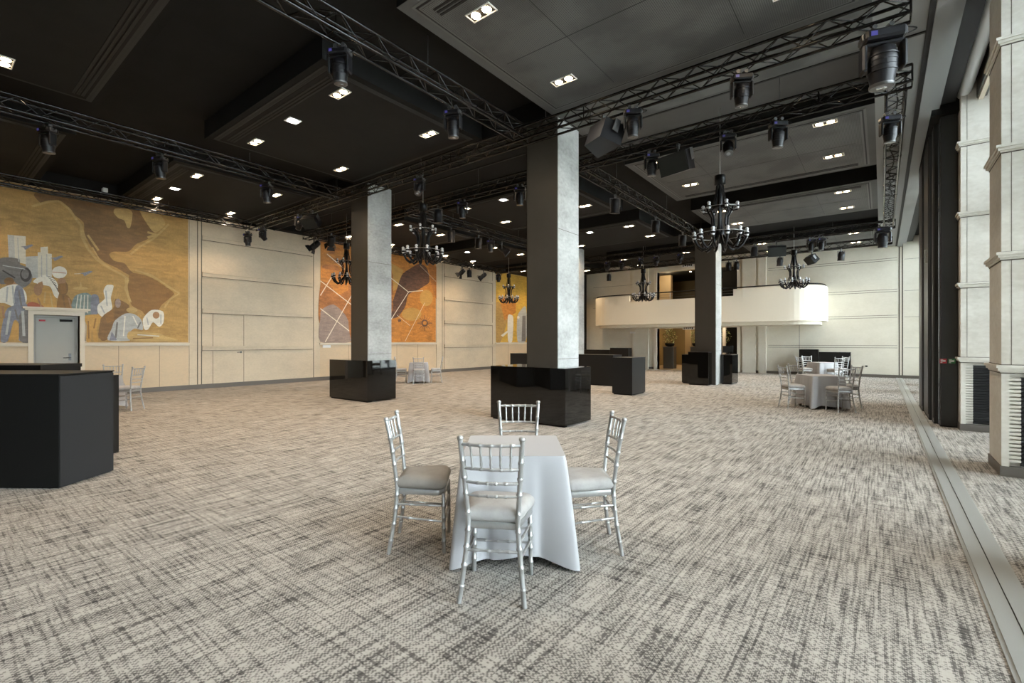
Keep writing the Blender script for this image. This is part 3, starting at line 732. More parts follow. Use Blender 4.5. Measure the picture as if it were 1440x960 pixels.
# monitor on the far plinth + things in the lobby
r = tag(empty('monitor', (-4.26, 17.75, 1.03)), 'small black monitor standing on the bar block beside the far column', 'monitor')
MB().box(-.17, .17, 0, .03, .06, .30, 'black', .004).build('screen', None, r); MB().box(-.08, .08, -.03, .08, 0, .012).build('foot', 'black', r)
MB().box(-.015, .015, .03, .045, .012, .2).build('stand', 'black', r)
def flower_pot(x, y, label):
    r = tag(empty('flower_pedestal', (x, y, 0)), label, 'pedestal')
    MB().box(-.28, .28, -.28, .28, 0, 1.18, 'bronze', .01).build('pedestal', None, r)
    MB().box(-.30, .30, -.30, .30, 1.18, 1.21, 'mould').build('pedestal_top', None, r)
    v = tag(empty('flower_arrangement', (x, y, 1.21)), label.replace('dark pedestal holding', 'round bowl with').replace('pedestal', 'stand'), 'flowers')
    MB().lathe([(.10,0),(.22,.05),(.27,.16),(.24,.2),(.22,.19)], 18).build('bowl', 'black', v)
    mb = MB(); mf = MB(); rnd = random.Random(int(x*100))
    for i in range(240):
        A = rnd.uniform(0, 2*pi); R_ = .3*rnd.random()**.5; z = .18 + rnd.uniform(0, .85); R_ *= (.5 + .9*math.sin(min(1, z)*pi*.9)**2)
        cx, cy = R_*cos(A), R_*sin(A); s_ = .05; t = rnd.uniform(0, 6.28)
        tgt = mf if rnd.random() < .5 else mb
        tgt.add([(cx+s_*cos(t),cy+s_*sin(t),z),(cx-s_*sin(t)*.5,cy+s_*cos(t)*.5,z+.03),(cx-s_*cos(t),cy-s_*sin(t),z+.05),(cx+s_*sin(t)*.5,cy-s_*cos(t)*.5,z+.02)], [(0,1,2,3)])
    mb.build('leaves', 'leaf', v); mf.build('blossoms', 'flower', v)
flower_pot(-9.35, 26.3, 'dark pedestal holding pale flowers in the lobby doorway, left one')
flower_pot(-7.95, 26.6, 'dark pedestal holding pale flowers in the lobby doorway, half hidden by the far column')
flower_pot(-6.85, 27.6, 'dark pedestal holding pale flowers in the lobby, right of the far column')

# ================================================================== DOWNLIGHTS
def downlight(cool=False):
    r = empty('recessed_downlight')
    w_, d_ = (.185, .085) if not cool else (.11, .11)
    mb = MB(); t = .014
    mb.box(-w_, w_, -d_, -d_+t, -.012, 0); mb.box(-w_, w_, d_-t, d_, -.012, 0); mb.box(-w_, -w_+t, -d_+t, d_-t, -.012, 0); mb.box(w_-t, w_, -d_+t, d_-t, -.012, 0)
    mb.build('frame', 'lampframe', r)
    bx(-w_+t, w_-t, -d_+t, d_-t, -.004, 0).build('recess', 'groove' if not cool else 'white', r)
    if cool: MB().lathe([(.085,-.010),(.085,-.004)], 16).build('lamp', 'lampcool', r)
    else:
        for sx in (-1, 1): MB().lathe([(.05,-.014),(.058,-.004)], 16, (sx*.085,0,0)).build('lamp', 'lampglow', r)
    return r
protoW, protoC = downlight(), downlight(True)
used = {protoW.name: False, protoC.name: False}
rows = [.84, 4.2, 6.05, 10.1, 12.0, 15.0, 16.85, 20.9, 22.9]
rowname = ['first row overhead', 'second row', 'third row', 'fourth row', 'fifth row', 'sixth row', 'seventh row', 'eighth row', 'last row by the far wall']
colx = {-.8: 'window side', -3.75: 'inner side of the window-side panel', -6.72: 'near edge of the middle panel', -9.65: 'far edge of the middle panel', -12.7: 'inner edge of the mural-side panel', -15.58: 'mural-side'}
def put_light(x, y, cool, lab):
    pr_ = protoC if cool else protoW
    if not used[pr_.name]: o = pr_; used[pr_.name] = True
    else: o = copy_tree(pr_)
    o.location = (x, y, ZR-.022)
    tag(o, lab, 'ceiling light', 'recessed downlights')
    ld = bpy.data.lights.new('downlight_lamp', 'SPOT'); ld.energy = LAMP*(.75 if cool else 1.0) * (1.0 if x < -5 else .6)
    ld.color = ((1.0, .66, .34) if x < -5 else (1.0, .88, .72)) if not cool else (1, .98, .95); ld.spot_size = radians(125); ld.spot_blend = 1.0; ld.shadow_soft_size = .06
    lo = bpy.data.objects.new('downlight_lamp', ld); C.objects.link(lo); lo.location = (0, 0, -.03); lo.parent = o
LAMP = 135.0
for j, y in enumerate(rows):
    for x, nm in colx.items():
        put_light(x, y, False, 'twin-lamp recessed downlight, %s, %s' % (rowname[j], nm))
    if j in (1, 3, 5):
        for x in (-8.2, -14.2): put_light(x, y, True, 'single square white downlight in the %s, %s' % (rowname[j], 'middle panel' if x > -10 else 'mural-side panel'))

# ================================================================== TRUSSES
ZT, TW = 5.02, .22
def truss(axis, fixed, a0, a1, label):
    r = empty('lighting_truss', (fixed, a0, ZT) if axis == 'y' else (a0, fixed, ZT)); tag(r, label, 'truss')
    L_ = a1-a0
    def P3(u_, v_, z_): return (v_, u_, z_) if axis == 'y' else (u_, v_, z_)
    for (v_, z_) in ((0,0),(TW,0),(0,TW),(TW,TW)):
        MB().tube([P3(0,v_,z_), P3(L_,v_,z_)], .021, 8).build('chord', 'truss', r)
    mb = MB(); nseg = max(1, int(round(L_/.25))); st = L_/nseg
    for i in range(nseg):
        e = i % 2
        for f_ in range(4):
            a, b = i*st, (i+1)*st
            if e ^ (f_ % 2): a, b = b, a
            q = [((0,0),(0,TW)), ((TW,0),(TW,TW)), ((0,0),(TW,0)), ((0,TW),(TW,TW))][f_]
            mb.tube([P3(a,*q[0]), P3(b,*q[1])], .008, 5, None, False)
    mb.build('lacing', 'truss', r)
    rnd = random.Random(int(abs(fixed)*100)); pts = []; u_ = .2
    while u_ < L_-.2: pts.append(P3(u_, TW*.5+rnd.uniform(-.05,.05), .035 + rnd.uniform(0,.05))); u_ += .3
    MB().tube(pts, .011, 5).build('cable_run', 'black', r)
    us = [0.0, L_]; u_ = 3.0
    while u_ < L_-1: us.append(u_); u_ += 3.0
    for u_ in us:
        mb = MB()
        mb.tube([P3(u_,0,0), P3(u_,TW,0), P3(u_,TW,TW), P3(u_,0,TW), P3(u_,0,0)], .010, 6)
        if 0 < u_ < L_:
            for q in ((0,0),(TW,0),(0,TW),(TW,TW)): mb.tube([P3(u_-.05,*q), P3(u_+.05,*q)], .026, 8)
        mb.build('connector', 'truss', r)
    mb = MB(); hz = ZC-ZT if False else None
    nh = max(2, int(L_/3.2)); 
    for i in range(nh):
        u_ = L_*(i+.5)/nh; p = P3(u_, TW/2, TW)
        X_, Y_ = r.location[0]+p[0], r.location[1]+p[1]
        top = ZC
        for (ya, yb) in RY + [(6.88, 7.96), (17.62, 18.66)]:
            for (xa, xb) in RX.values():
                if ya-.03 < Y_ < yb+.03 and (xa-.03 < X_ < xb+.03 or (ya, yb) in ((6.88,7.96),(17.62,18.66))): top = ZR-.02
        if X_ > -.09: top = ZR
        MB().tube([p, (p[0], p[1], top-ZT)], .006, 6).build('hanger', 'fixm', r)
    return r
truss('y', -5.11, YB+1, 6.58, 'black box truss running overhead from the camera towards the nearest column')
truss('y', -5.06, 8.68, 18.66, 'black box truss running away behind the nearest column towards the far column')
truss('y', -10.69, YB+1, 6.58, 'black box truss overhead running towards the left column')
truss('y', -10.50, 8.68, 18.66, 'black box truss running away behind the left column')
truss('y', -15.75, YB+1, 6.58, 'black box truss along the top of the ochre people mural')
truss('y', -15.50, 8.68, 18.66, 'black box truss along the top of the orange chart mural')
truss('y', .05, 8.68, 18.66, 'black box truss running down the window side of the room')
truss('x', 6.65, -15.75, .25, 'black box truss crossing in front of the two near columns')
truss('x', 8.42, -15.75, .33, 'black box truss crossing just behind the two near columns')
truss('x', 18.72, -15.75, .33, 'black box truss crossing the room just beyond the far column')
truss('x', 21.72, -15.6, .30, 'farthest black box truss, crossing above the balcony')

# ================================================================== STAGE FIXTURES
def moving_head(scale, tilt, display=True):
    r = empty('moving_head_spotlight'); s = scale
    mb = MB()
    for sx in (-1, 1):
        mb.box(sx*.07*s-.015, sx*.07*s+.015, -.02, .02, -.05*s, .0); mb.tube([(sx*.07*s, -.03, .017), (sx*.07*s, .03, .017)], .026, 8)
    mb.box(-.08*s, .08*s, -.018, .018, -.02, -.008)
    mb.build('clamp', 'fixm', r)
    mb = MB(); mb.box(-.17*s, .17*s, -.12*s, .12*s, -.15*s, -.05*s, 'fix', .022*s); mb.box(-.19*s, -.16*s, -.07*s, .07*s, -.13*s, -.06*s, 'fixm', .01); mb.box(.16*s, .19*s, -.07*s, .07*s, -.13*s, -.06*s, 'fixm', .01)
    b = mb.build('base', None, r)
    if display: bx(-.13*s, -.075*s, -.125*s, -.12*s, -.125*s, -.08*s).build('display', 'display', b)
    mb = MB()
    mb.box(-.16*s, .16*s, -.06*s, .06*s, -.195*s, -.155*s, 'fix', .012)
    for sx in (-1, 1): mb.box(sx*.165*s-.022*s, sx*.165*s+.022*s, -.075*s, .075*s, -.44*s, -.17*s, 'fix', .018*s)
    mb.build('yoke', None, r)
    hd = empty('head', (0, 0, -.37*s), rot=(tilt, 0, 0)); 
    hd2 = MB(); hd2.lathe([(.05*s,.17*s),(.10*s,.155*s),(.125*s,.05*s),(.125*s,-.06*s),(.105*s,-.16*s),(.10*s,-.20*s)], 16)
    for a in (-.08, -.03, .02, .07): hd2.lathe([(.129*s,a*s),(.129*s,(a+.012)*s)], 16)
    bpy.data.objects.remove(hd)
    ho = hd2.build('head', 'fix', r, (0,0,-.37*s)); ho.rotation_euler = (tilt, 0, 0)
    l = MB(); l.lathe([(.108*s,-.195*s),(.108*s,-.225*s),(.092*s,-.225*s)], 18); l.build('lens_ring', 'fixm', ho)
    l = MB(); l.lathe([(.09*s,-.214*s),(.06*s,-.224*s),(.01,-.228*s)], 16); l.build('lens', 'lens', ho)
    mb = MB(); pts = []
    for i in range(13):
        A = pi*i/12; pts.append((.18*s + .10*s*sin(A), 0, -.10*s + .07*s*(i/12) + .0*sin(A)))
    mb.tube(pts, .007, 5); mb.build('cable', 'black', r)
    return r
def par_can(scale, tilt, doors=False):
    r = empty('stage_spotlight'); s = scale
    mb = MB(); mb.box(-.02, .02, -.02, .02, -.05, 0); mb.tube([(0,-.03,.017),(0,.03,.017)], .027, 8); mb.build('clamp', 'fixm', r)
    mb = MB()
    mb.box(-.115*s, .115*s, -.012, .012, -.062, -.05); mb.box(-.12*s, -.113*s, -.014, .014, -.24*s, -.05); mb.box(.113*s, .12*s, -.014, .014, -.24*s, -.05)
    mb.build('yoke', 'fixm', r)
    hd = MB(); hd.lathe([(.05*s,.16*s),(.09*s,.14*s),(.105*s,.02*s),(.105*s,-.14*s),(.112*s,-.15*s),(.112*s,-.17*s),(.10*s,-.17*s)], 16)
    ho = hd.build('head', 'fix', r, (0,0,-.22*s)); ho.rotation_euler = (tilt,0,0)
    MB().lathe([(.098*s,-.166*s),(.05*s,-.17*s),(.01,-.171*s)], 16).build('lens', 'lens', ho)
    if doors:
        for sx, sy in ((1,0),(-1,0),(0,1),(0,-1)):
            d_ = MB(); a = .105*s
            if sx: d_.add([(sx*a,-a,-.17*s),(sx*a,a,-.17*s),(sx*(a+.07*s),a*1.2,-.27*s),(sx*(a+.07*s),-a*1.2,-.27*s)], [(0,1,2,3)])
            else: d_.add([(-a,sy*a,-.17*s),(a,sy*a,-.17*s),(a*1.2,sy*(a+.07*s),-.27*s),(-a*1.2,sy*(a+.07*s),-.27*s)], [(0,1,2,3)])
            d_.build('barn_door', 'fix', ho)
    return r
def speaker(s, tilt):
    r = empty('hanging_speaker')
    mb = MB(); mb.box(-.02, .02, -.02, .02, -.06, 0); mb.tube([(0,-.03,.017),(0,.03,.017)], .027, 8); mb.tube([(0,0,-.05),(0,0,-.14*s)], .012, 6); mb.build('clamp', 'fixm', r)
    ho = MB().prism([(-.28*s,-.17*s),(.28*s,-.17*s),(.20*s,.17*s),(-.20*s,.17*s)], -.17*s, .17*s).build('cabinet', 'fix', r, (0,0,-.30*s)); ho.rotation_euler = (tilt,0,0)
    bx(-.265*s, .265*s, -.178*s, -.17*s, -.155*s, .155*s).build('grille', 'grille', ho)
    mb = MB(); mb.box(-.29*s, -.282*s, -.05*s, .05*s, -.02*s, .17*s); mb.box(.282*s, .29*s, -.05*s, .05*s, -.02*s, .17*s); mb.box(-.29*s, .29*s, -.05*s, .05*s, .172*s, .18*s)
    mb.build('bracket', 'fixm', ho)
    return r
PR = {}
def proto(kind):
    if kind not in PR:
        PR[kind] = [{'H': lambda: moving_head(1.1, .1), 'h': lambda: moving_head(.72, .12), 'g': lambda: moving_head(.66, -.5),
                'j': lambda: moving_head(.66, .75), 'p': lambda: par_can(1.05, .15), 'q': lambda: par_can(1.0, .9, True), 's': lambda: speaker(1.0, .35), 't': lambda: speaker(.85, .7)}[kind](), False]
    return PR[kind]
def fixture(kind, x, y, rz, label, grp='stage lights hung from the trusses'):
    pr_ = proto(kind)
    if not pr_[1]: o = pr_[0]; pr_[1] = True
    else: o = copy_tree(pr_[0])
    o.location = (x, y, ZT-.021-.046); o.rotation_euler = (0,0,rz)
    cat = 'speaker' if kind in 'st' else 'stage light'
    tag(o, label, cat, 'speakers hung from the trusses' if kind in 'st' else grp)
    return o
T1x, T2x, TRx, T3x = -5.09, -10.67, .07, -15.48
for (k_, px, rz, lab) in (('h',478,.5,'black moving head light, nearest on the overhead truss'), ('h',637,.4,'black moving head light on the overhead truss, just before the nearest column')):
    fixture(k_, T1x+.03, colX(px, T1x+.03), rz, lab)
for (k_, px, rz, lab) in (('p',865,.8,'black spotlight right of the nearest column, first on the truss behind it'), ('p',922,.8,'black spotlight right of the nearest column, second on the truss behind it'), ('p',960,.8,'black spotlight right of the nearest column, third on the truss behind it')):
    fixture(k_, T1x+.06, colX(px, T1x+.06), rz, lab)
for (k_, px, rz, lab) in (('h',67,.4,'black moving head light at far left of the photo, on the left truss'), ('h',225,.4,'black moving head light on the left truss, middle one of three'), ('h',375,.4,'black moving head light on the left truss, nearest the left column')):
    fixture(k_, T2x+.02, colX(px, T2x+.02), rz, lab)
for (k_, px, rz, lab) in (('p',634,.5,'black spotlight behind the near chandelier, on the truss behind the left column'), ('p',673,1.2,'dark spotlight left of a cluster of three on the truss behind the left column'), ('h',690,.6,'moving head light in the middle of a cluster of three behind the left column'), ('q',706,-.9,'spotlight with barn doors, right of the cluster behind the left column')):
    fixture(k_, -10.48, colX(px, -10.48), rz, lab)
for (k_, px, rz, lab) in (('H',1241,.3,'largest black moving head light, hanging top right at the end of the near cross truss'), ('h',1045,.5,'black moving head light on the near cross truss, left of the largest one'), ('h',893,.5,'black moving head light right of the nearest column, beside a speaker'), ('s',852,2.7,'black speaker tilted beside the top of the nearest column'),
      ('g',594,.3,'black moving head light above the left chandelier'), ('h',352,.2,'black moving head light at the left end of the near cross truss'), ('j',373,.2,'black moving head light beside the one above the stone panels'), ('j',425,1.4,'black moving head light turned sideways left of the left column'), ('t',443,.3,'dark speaker left of the left column')):
    fixture(k_, rowY(px, 6.76), 6.68, rz, lab)
for (k_, px, rz, lab) in (('h',1095,.6,'moving head light on the truss behind the columns, right of the right chandelier'), ('g',1025,.3,'black moving head light right above the right chandelier'), ('h',918,.6,'moving head light on the truss behind the columns, left of the square speaker'), ('s',955,-.25,'square black speaker on the cross truss, left of the right chandelier'),
      ('h',733,.5,'black moving head light just left of the nearest column'), ('h',652,.5,'black moving head light right of the left chandelier'), ('p',618,.8,'black spotlight behind the left chandelier'), ('q',446,2.2,'black spotlight tilted down in front of the orange mural, left one'), ('q',468,1.2,'black spotlight tilted down in front of the orange mural, right one')):
    fixture(k_, rowY(px, 8.50), 8.45, rz, lab)
fixture('h', .1, 9.3, .4, 'black moving head light hanging from the window-side truss, near end')
fixture('H', .02, 18.1, .2, 'black moving head light hanging from the window-side truss, far end')
for (k_, px, rz, lab) in (('q',650,1.8,'barn-door spotlight on the wall truss, first right of the orange mural'), ('p',660,.3,'small spotlight on the wall truss, second right of the orange mural'), ('q',680,2.4,'barn-door spotlight on the wall truss, third right of the orange mural'), ('h',701,.3,'moving head light on the wall truss at the edge of the yellow mural')):
    fixture(k_, -15.42, colX(px, -15.42), rz, lab)
for (k_, px, rz, lab) in (('p',1061,.5,'small spotlight left of the far speakers on the far cross truss'), ('s',1092,.3,'square black speaker on the far cross truss, left of the far right chandelier'), ('h',1141,.5,'moving head light above the far right chandelier'), ('j',855,.6,'moving head light on the far cross truss above the left end of the balcony'), ('j',875,.6,'second moving head light above the left end of the balcony'),
      ('j',901,.8,'moving head light above the far middle chandelier'), ('j',923,.4,'moving head light on the far cross truss, left of the far column'), ('j',957,.4,'moving head light on the far cross truss, touching the far column in view'), ('h',1155,.4,'moving head light on the far cross truss, second right of the far chandelier')):
    fixture(k_, rowY(px, 18.8), 18.75, rz, lab)
for (k_, px, rz, lab) in (('p',1097,.5,'small spotlight under the farthest truss, left of the far right chandelier'), ('t',1142,-.9,'small angular speaker under the farthest truss, in front of the cream wall'), ('p',1183,.5,'small spotlight under the farthest truss, rightmost'), ('p',857,.5,'small spotlight under the farthest truss, above the left end of the balcony'), ('p',1025,.5,'small spotlight under the farthest truss, right of the far column'), ('p',1036,.5,'second small spotlight under the farthest truss, right of the far column')):
    fixture(k_, rowY(px, 21.8), 21.75, rz, lab)
# detector box on the ceiling at left
o = MB().box(-.08, .08, -.05, .05, -.11, 0, 'white', .01).build('motion_sensor', None, None, (-15.6, 3.1, 5.38)); tag(o, 'small white sensor box under the ceiling above the ochre mural', 'sensor')

# ================================================================== CHANDELIERS
def chandelier():
    r = empty('chandelier')
    MB().tube([(0,0,0),(0,0,1.0)], .008, 6).build('rod', 'steel', r)
    MB().lathe([(.02,.02),(.095,.0),(.097,-.005),(.097,-.17),(.03,-.175)], 20).build('top_cylinder', 'chand', r)
    MB().lathe([(.02,-.175),(.045,-.3),(.05,-.5),(.03,-.7),(.045,-.9),(.09,-1.05),(.10,-1.14),(.05,-1.2),(.01,-1.24)], 12).build('core', 'chand', r)
    MB().lathe([(.012,-.585),(.20,-.585),(.20,-.592),(.012,-.592)], 20).build('upper_tray', 'chand', r)
    for i in range(8):
        A = 2*pi*i/8+.2
        c, s = cos(A), sin(A)
        prof = [(.055,-.17),(.07,-.33),(.10,-.48),(.115,-.56)]
        b = MB(); b.tube([(x*c, x*s, z) for x, z in prof], .011, 6)
        prof = [(.215,-.575),(.20,-.64),(.14,-.76),(.13,-.90),(.16,-1.0),(.20,-1.06)]
        b.tube([(x*c, x*s, z) for x, z in prof], .017, 6)
        b.build('rib', 'chand', r)
    for i in range(6):
        A = 2*pi*i/6+.1; c, s = cos(A), sin(A)
        b = MB(); b.tube([(x*c, x*s, z) for x, z in ((.15,-.60),(.22,-.66),(.29,-.655),(.29,-.60))], .012, 6)
        b.lathe([(.03,-.605),(.045,-.59),(.045,-.583)], 10, (.29*c,.29*s,0)); a_ = b.build('upper_arm', 'chand', r)
        MB().lathe([(.018,-.64),(.032,-.62),(.020,-.60),(.036,-.58),(.022,-.56),(.034,-.53),(.018,-.51)], 10, (.29*c,.29*s,0)).build('glass_cup', 'candle', a_)
    for i in range(12):
        A = 2*pi*i/12; c, s = cos(A), sin(A)
        b = MB(); pr_ = [(.08,-1.10),(.15,-1.20),(.22,-1.30),(.31,-1.335),(.39,-1.27),(.44,-1.17),(.45,-1.12)]
        b.tube([(x*c, x*s, z) for x, z in pr_], .023, 7)
        b.lathe([(.03,-1.13),(.05,-1.11),(.05,-1.10)], 10, (.45*c,.45*s,0)); a_ = b.build('lower_arm', 'chand', r)
        MB().lathe([(.02,-1.16),(.034,-1.14),(.022,-1.115),(.038,-1.09),(.022,-1.065),(.036,-1.035),(.02,-1.01)], 10, (.45*c,.45*s,0)).build('glass_cup', 'candle', a_)
    for z, R_ in ((-.60,.29),(-1.08,.45)):
        MB().tube([(R_*cos(2*pi*i/24), R_*sin(2*pi*i/24), z) for i in range(25)], .004, 5).build('ring', 'steel', r)
    return r
ch0 = chandelier()
for i, (x, y, z, top, lab) in enumerate(((-2.33, 9.15, 4.50, ZC, 'black glass chandelier, nearest and largest, hanging right of the nearest column'),
      (-8.28, 7.28, 4.62, ZR, 'black glass chandelier hanging between the two near columns'),
      (-14.1, 9.05, 4.75, ZC, 'black glass chandelier half hidden by the left column, before the orange mural'),
      (-13.6, 17.15, 4.62, ZC, 'small-looking black chandelier in front of the yellow mural'),
      (-2.45, 19.35, 4.72, ZC, 'black glass chandelier in front of the white right end of the balcony'),
      (-7.95, 19.18, 4.55, ZC, 'black glass chandelier in front of the middle of the balcony'))):
    o = ch0 if i == 0 else copy_tree(ch0)
    o.location = (x, y, z); tag(o, lab, 'chandelier', 'black chandeliers')
    for c in children(o):
        if c.name.startswith('rod'): c.scale = (1, 1, (top - z) - .0)

# ================================================================== CHIAVARI CHAIRS
def cane(mb, pts, r, nodes, n=8):
    # bamboo style stick with ring nodes; pts polyline, nodes = list of 0..1 positions
    L_ = [0]
    for a, b in zip(pts, pts[1:]): L_.append(L_[-1] + math.dist(a, b))
    T_ = L_[-1]
    def at(t):
        d_ = t*T_
        for i in range(len(pts)-1):
            if d_ <= L_[i+1] + 1e-9:
                q = (d_-L_[i])/max(1e-9, L_[i+1]-L_[i]); return tuple(pts[i][j]+(pts[i+1][j]-pts[i][j])*q for j in range(3))
        return pts[-1]
    ts = set([0.0, 1.0] + [l/T_ for l in L_]); w_ = .006/T_; RR = {}
    for nd in nodes:
        for dt, k_ in ((-1.6*w_, 1.0), (-.8*w_, 1.28), (.8*w_, 1.28), (1.6*w_, 1.0)):
            t = nd+dt
            if 0 < t < 1: ts.add(t); RR[t] = k_
    ts = sorted(ts)
    mb.tube([at(t) for t in ts], [r*RR.get(t, 1.0) for t in ts], n)
def smoothpath(ctrl, k=5):
    out = []
    P_ = [ctrl[0]] + list(ctrl) + [ctrl[-1]]
    for i in range(1, len(P_)-2):
        for j in range(k):
            t = j/k; a, b, c, d_ = P_[i-1], P_[i], P_[i+1], P_[i+2]
            out.append(tuple(.5*((2*b[q]) + (-a[q]+c[q])*t + (2*a[q]-5*b[q]+4*c[q]-d_[q])*t*t + (-a[q]+3*b[q]-3*c[q]+d_[q])*t**3) for q in range(3)))
    out.append(tuple(ctrl[-1])); return out
def chair(cush):
    r = empty('banquet_chair')
    def back(z):      # (half width, y) of the back posts at height z
        K = [(0,.185,-.215),(.22,.160,-.180),(.43,.143,-.165),(.60,.152,-.180),(.75,.162,-.200),(.92,.174,-.232)]
        for a, b in zip(K, K[1:]):
            if z <= b[0]:
                t = (z-a[0])/(b[0]-a[0]); return a[1]+(b[1]-a[1])*t, a[2]+(b[2]-a[2])*t
        return K[-1][1], K[-1][2]
    for sx in (-1, 1):
        path = smoothpath([(sx*back(z)[0], back(z)[1], z) for z in (0,.22,.43,.60,.75,.92)], 4)
        mb = MB(); cane(mb, path, .0145, (.10,.22,.33,.43,.54,.66,.76,.86), 10)
        mb.lathe([(.012,.915),(.018,.922),(.019,.932),(.014,.94),(.004,.944)], 10, (sx*.174,-.232,0)); mb.build('back_leg', 'silver', r)
        mb = MB(); cane(mb, [(sx*.182,.166,0),(sx*.176,.162,.41)], .0135, (.2,.42,.6,.8), 10); mb.build('front_leg', 'silver', r)
    def bar(name, z, bow, rr, nodes, sag=0.0):
        w_, y_ = back(z); pts = [(w_*t, y_-bow*(1-t*t), z-sag*(1-t*t)) for t in [-1+.2*i for i in range(11)]]
        mb = MB(); cane(mb, pts, rr, nodes); mb.build(name, 'silver', r)
    bar('top_rail', .895, .028, .0105, (.16,.33,.5,.67,.84)); bar('back_rail', .755, .026, .0085, (.16,.33,.5,.67,.84))
    bar('back_rail', .675, .024, .0085, (.25,.42,.5,.58,.75)); bar('back_rail', .600, .020, .0085, (.25,.42,.5,.58,.75))
    for i in range(5):
        t = (-.66+.33*i); a, b = back(.755), back(.895)
        mb = MB(); cane(mb, [(a[0]*t, a[1]-.026*(1-t*t), .755), (b[0]*t, b[1]-.028*(1-t*t), .895)], .0062, (.22,.55)); mb.build('spindle', 'silver', r)
    def foot(sx, z): return (sx*back(z)[0], back(z)[1], z)
    for sx in (-1, 1):
        for z0, z1 in ((.335,.325),(.250,.215)):
            mb = MB(); cane(mb, [foot(sx, z0), (sx*.178,.164,z1)], .0082, (.3,.7)); mb.build('stretcher', 'silver', r)
    mb = MB(); cane(mb, [foot(-1,.285), foot(1,.285)], .0082, (.2,.42,.62,.8)); mb.build('stretcher', 'silver', r)
    for z in (.20, .29): mb = MB(); cane(mb, [(-.179,.164,z), (.179,.164,z)], .0082, (.2,.42,.62,.8)); mb.build('stretcher', 'silver', r)
    # seat outline: trapezoid with rounded corners
    def outline(sc):
        pts = []; cs = [(-.155,-.165,.02,pi),( .155,-.165,.02,1.5*pi),(.205,.178,.06,0),(-.205,.178,.06,.5*pi)]
        for (x, y, rad, a0) in cs:
            cx = x + (rad if x < 0 else -rad); cy = y + (rad if y < 0 else -rad)
            for i in range(6): A = a0 + (pi/2)*i/5; pts.append((sc*(cx+rad*cos(A)), .015 + sc*(cy-.015+rad*sin(A))))
        return pts
    def stack(rings, m_, name):
        mb = MB(); vs = []; nn = 24
        for sc, z in rings: vs += [(x, y, z) for x, y in outline(sc)]
        fs = [(i*nn+q, i*nn+(q+1)%nn, (i+1)*nn+(q+1)%nn, (i+1)*nn+q) for i in range(len(rings)-1) for q in range(nn)]
        fs += [tuple(range(nn-1,-1,-1)), tuple((len(rings)-1)*nn+q for q in range(nn))]
        mb.add(vs, fs, None, True); return mb.build(name, m_, r)
    stack([(.93,.400),(.955,.405),(.955,.436),(.94,.441)], 'silver', 'seat_frame')
    stack([(.92,.441),(1.0,.455),(1.03,.475),(1.0,.498),(.90,.515),(.70,.524),(.35,.528),(.1,.5285)], cush, 'cushion')
    return r
chA, chB = chair('cush'), chair('cushd')
chused = {chA.name: 0, chB.name: 0}
def put_chair(x, y, rz, lab, grp, src=None):
    src = src or chA
    if not chused[src.name]: o = src; chused[src.name] = 1
    else: o = copy_tree(src)
    o.location = (x, y, 0); o.rotation_euler = (0,0,rz); tag(o, lab, 'chair', grp); return o
def chair_from_rear(rx, ry, rz, lab, grp, src=None):   # rear feet centre, facing angle of +y
    put_chair(rx - .215*sin(rz), ry + .215*cos(rz), rz, lab, grp, src)

# ---- tables
def cloth_mesh(half, h, flare, seed, n=176, round_=False):
    rnd = random.Random(seed); mb = MB()
    def sq(A, hx):
        if round_: return hx
        c, s = abs(cos(A)), abs(sin(A)); p = 40.0
        return hx / (c**p + s**p)**(1/p)
    levels = 22; vs = []
    ph = [rnd.uniform(0, 6.28) for _ in range(4)]
    for j in range(levels+1):
        t = j/levels
        for i in range(n):
            A = 2*pi*i/n + pi/4
            base = sq(A, half + .008)
            # folds hang from the corners
            cd = abs(((A - pi/4) % (pi/2)) - 0)
            cd = min(cd, pi/2 - cd)                 # 0 at corners .. pi/4 mid side
            corner = math.exp(-(cd/.16)**2); flank = math.exp(-((cd-.30)/.10)**2)
            wave = .012*sin(7*A+ph[0]) + .008*sin(13*A+ph[1])
            d_ = t**.85*(flare*(.18+.62*corner) + .03*corner - .035*flank + wave*.8)
            R_ = base + d_*(1 if not round_ else 1)
            R_ = R_ if j else base
            hem = .035 + .030*(1-corner) + .012*sin(5*A+ph[2])*(1-corner) - .02*corner
            z = h - (h-hem)*t
            vs.append((R_*cos(A), R_*sin(A), z))
    fs = [(j*n+i, (j+1)*n+i, (j+1)*n+(i+1)%n, j*n+(i+1)%n) for j in range(levels) for i in range(n)]
    mb.add(vs, fs, None, True)
    mb.add([vs[i] for i in range(n)], [tuple(range(n))], None)
    return mb
def table(x, y, rz, half, labT, labC, m_='cloth', seed=1, round_=False):
    t = tag(empty('folding_table', (x, y, 0), rz), labT, 'table')
    MB().box(-half, half, -half, half, .69, .716, 'wood').build('tabletop', None, t) if not round_ else MB().lathe([(half,.69),(half,.716)], 32).build('tabletop', 'wood', t)
    a = half-.06 if not round_ else half*.62
    for sx in (-1, 1):
        for sy in (-1, 1): MB().box(sx*a-.018, sx*a+.018, sy*a-.018, sy*a+.018, 0, .69).build('leg', 'wood', t)
    c = cloth_mesh(half, .722, .11, seed, round_=round_).build('tablecloth', m_, None, (x, y, 0), rz)
    tag(c, labC, 'tablecloth')
table(-2.09, 2.69, TH, .33, 'small square table under the white cloth nearest the camera', 'white cloth over the square table nearest the camera', seed=3)
G1 = 'silver bamboo-style chairs round the near table'
chair_from_rear(-1.705, 1.995, radians(30), 'silver bamboo-style chair seen from behind, in front of the near white table', G1)
chair_from_rear(-2.80, 2.186, radians(40-90), 'silver bamboo-style chair with a brownish cushion, left of the near white table', G1, chB)
chair_from_rear(-1.518, 3.157, radians(40+90), 'silver bamboo-style chair with a light grey cushion, right of the near white table', G1)
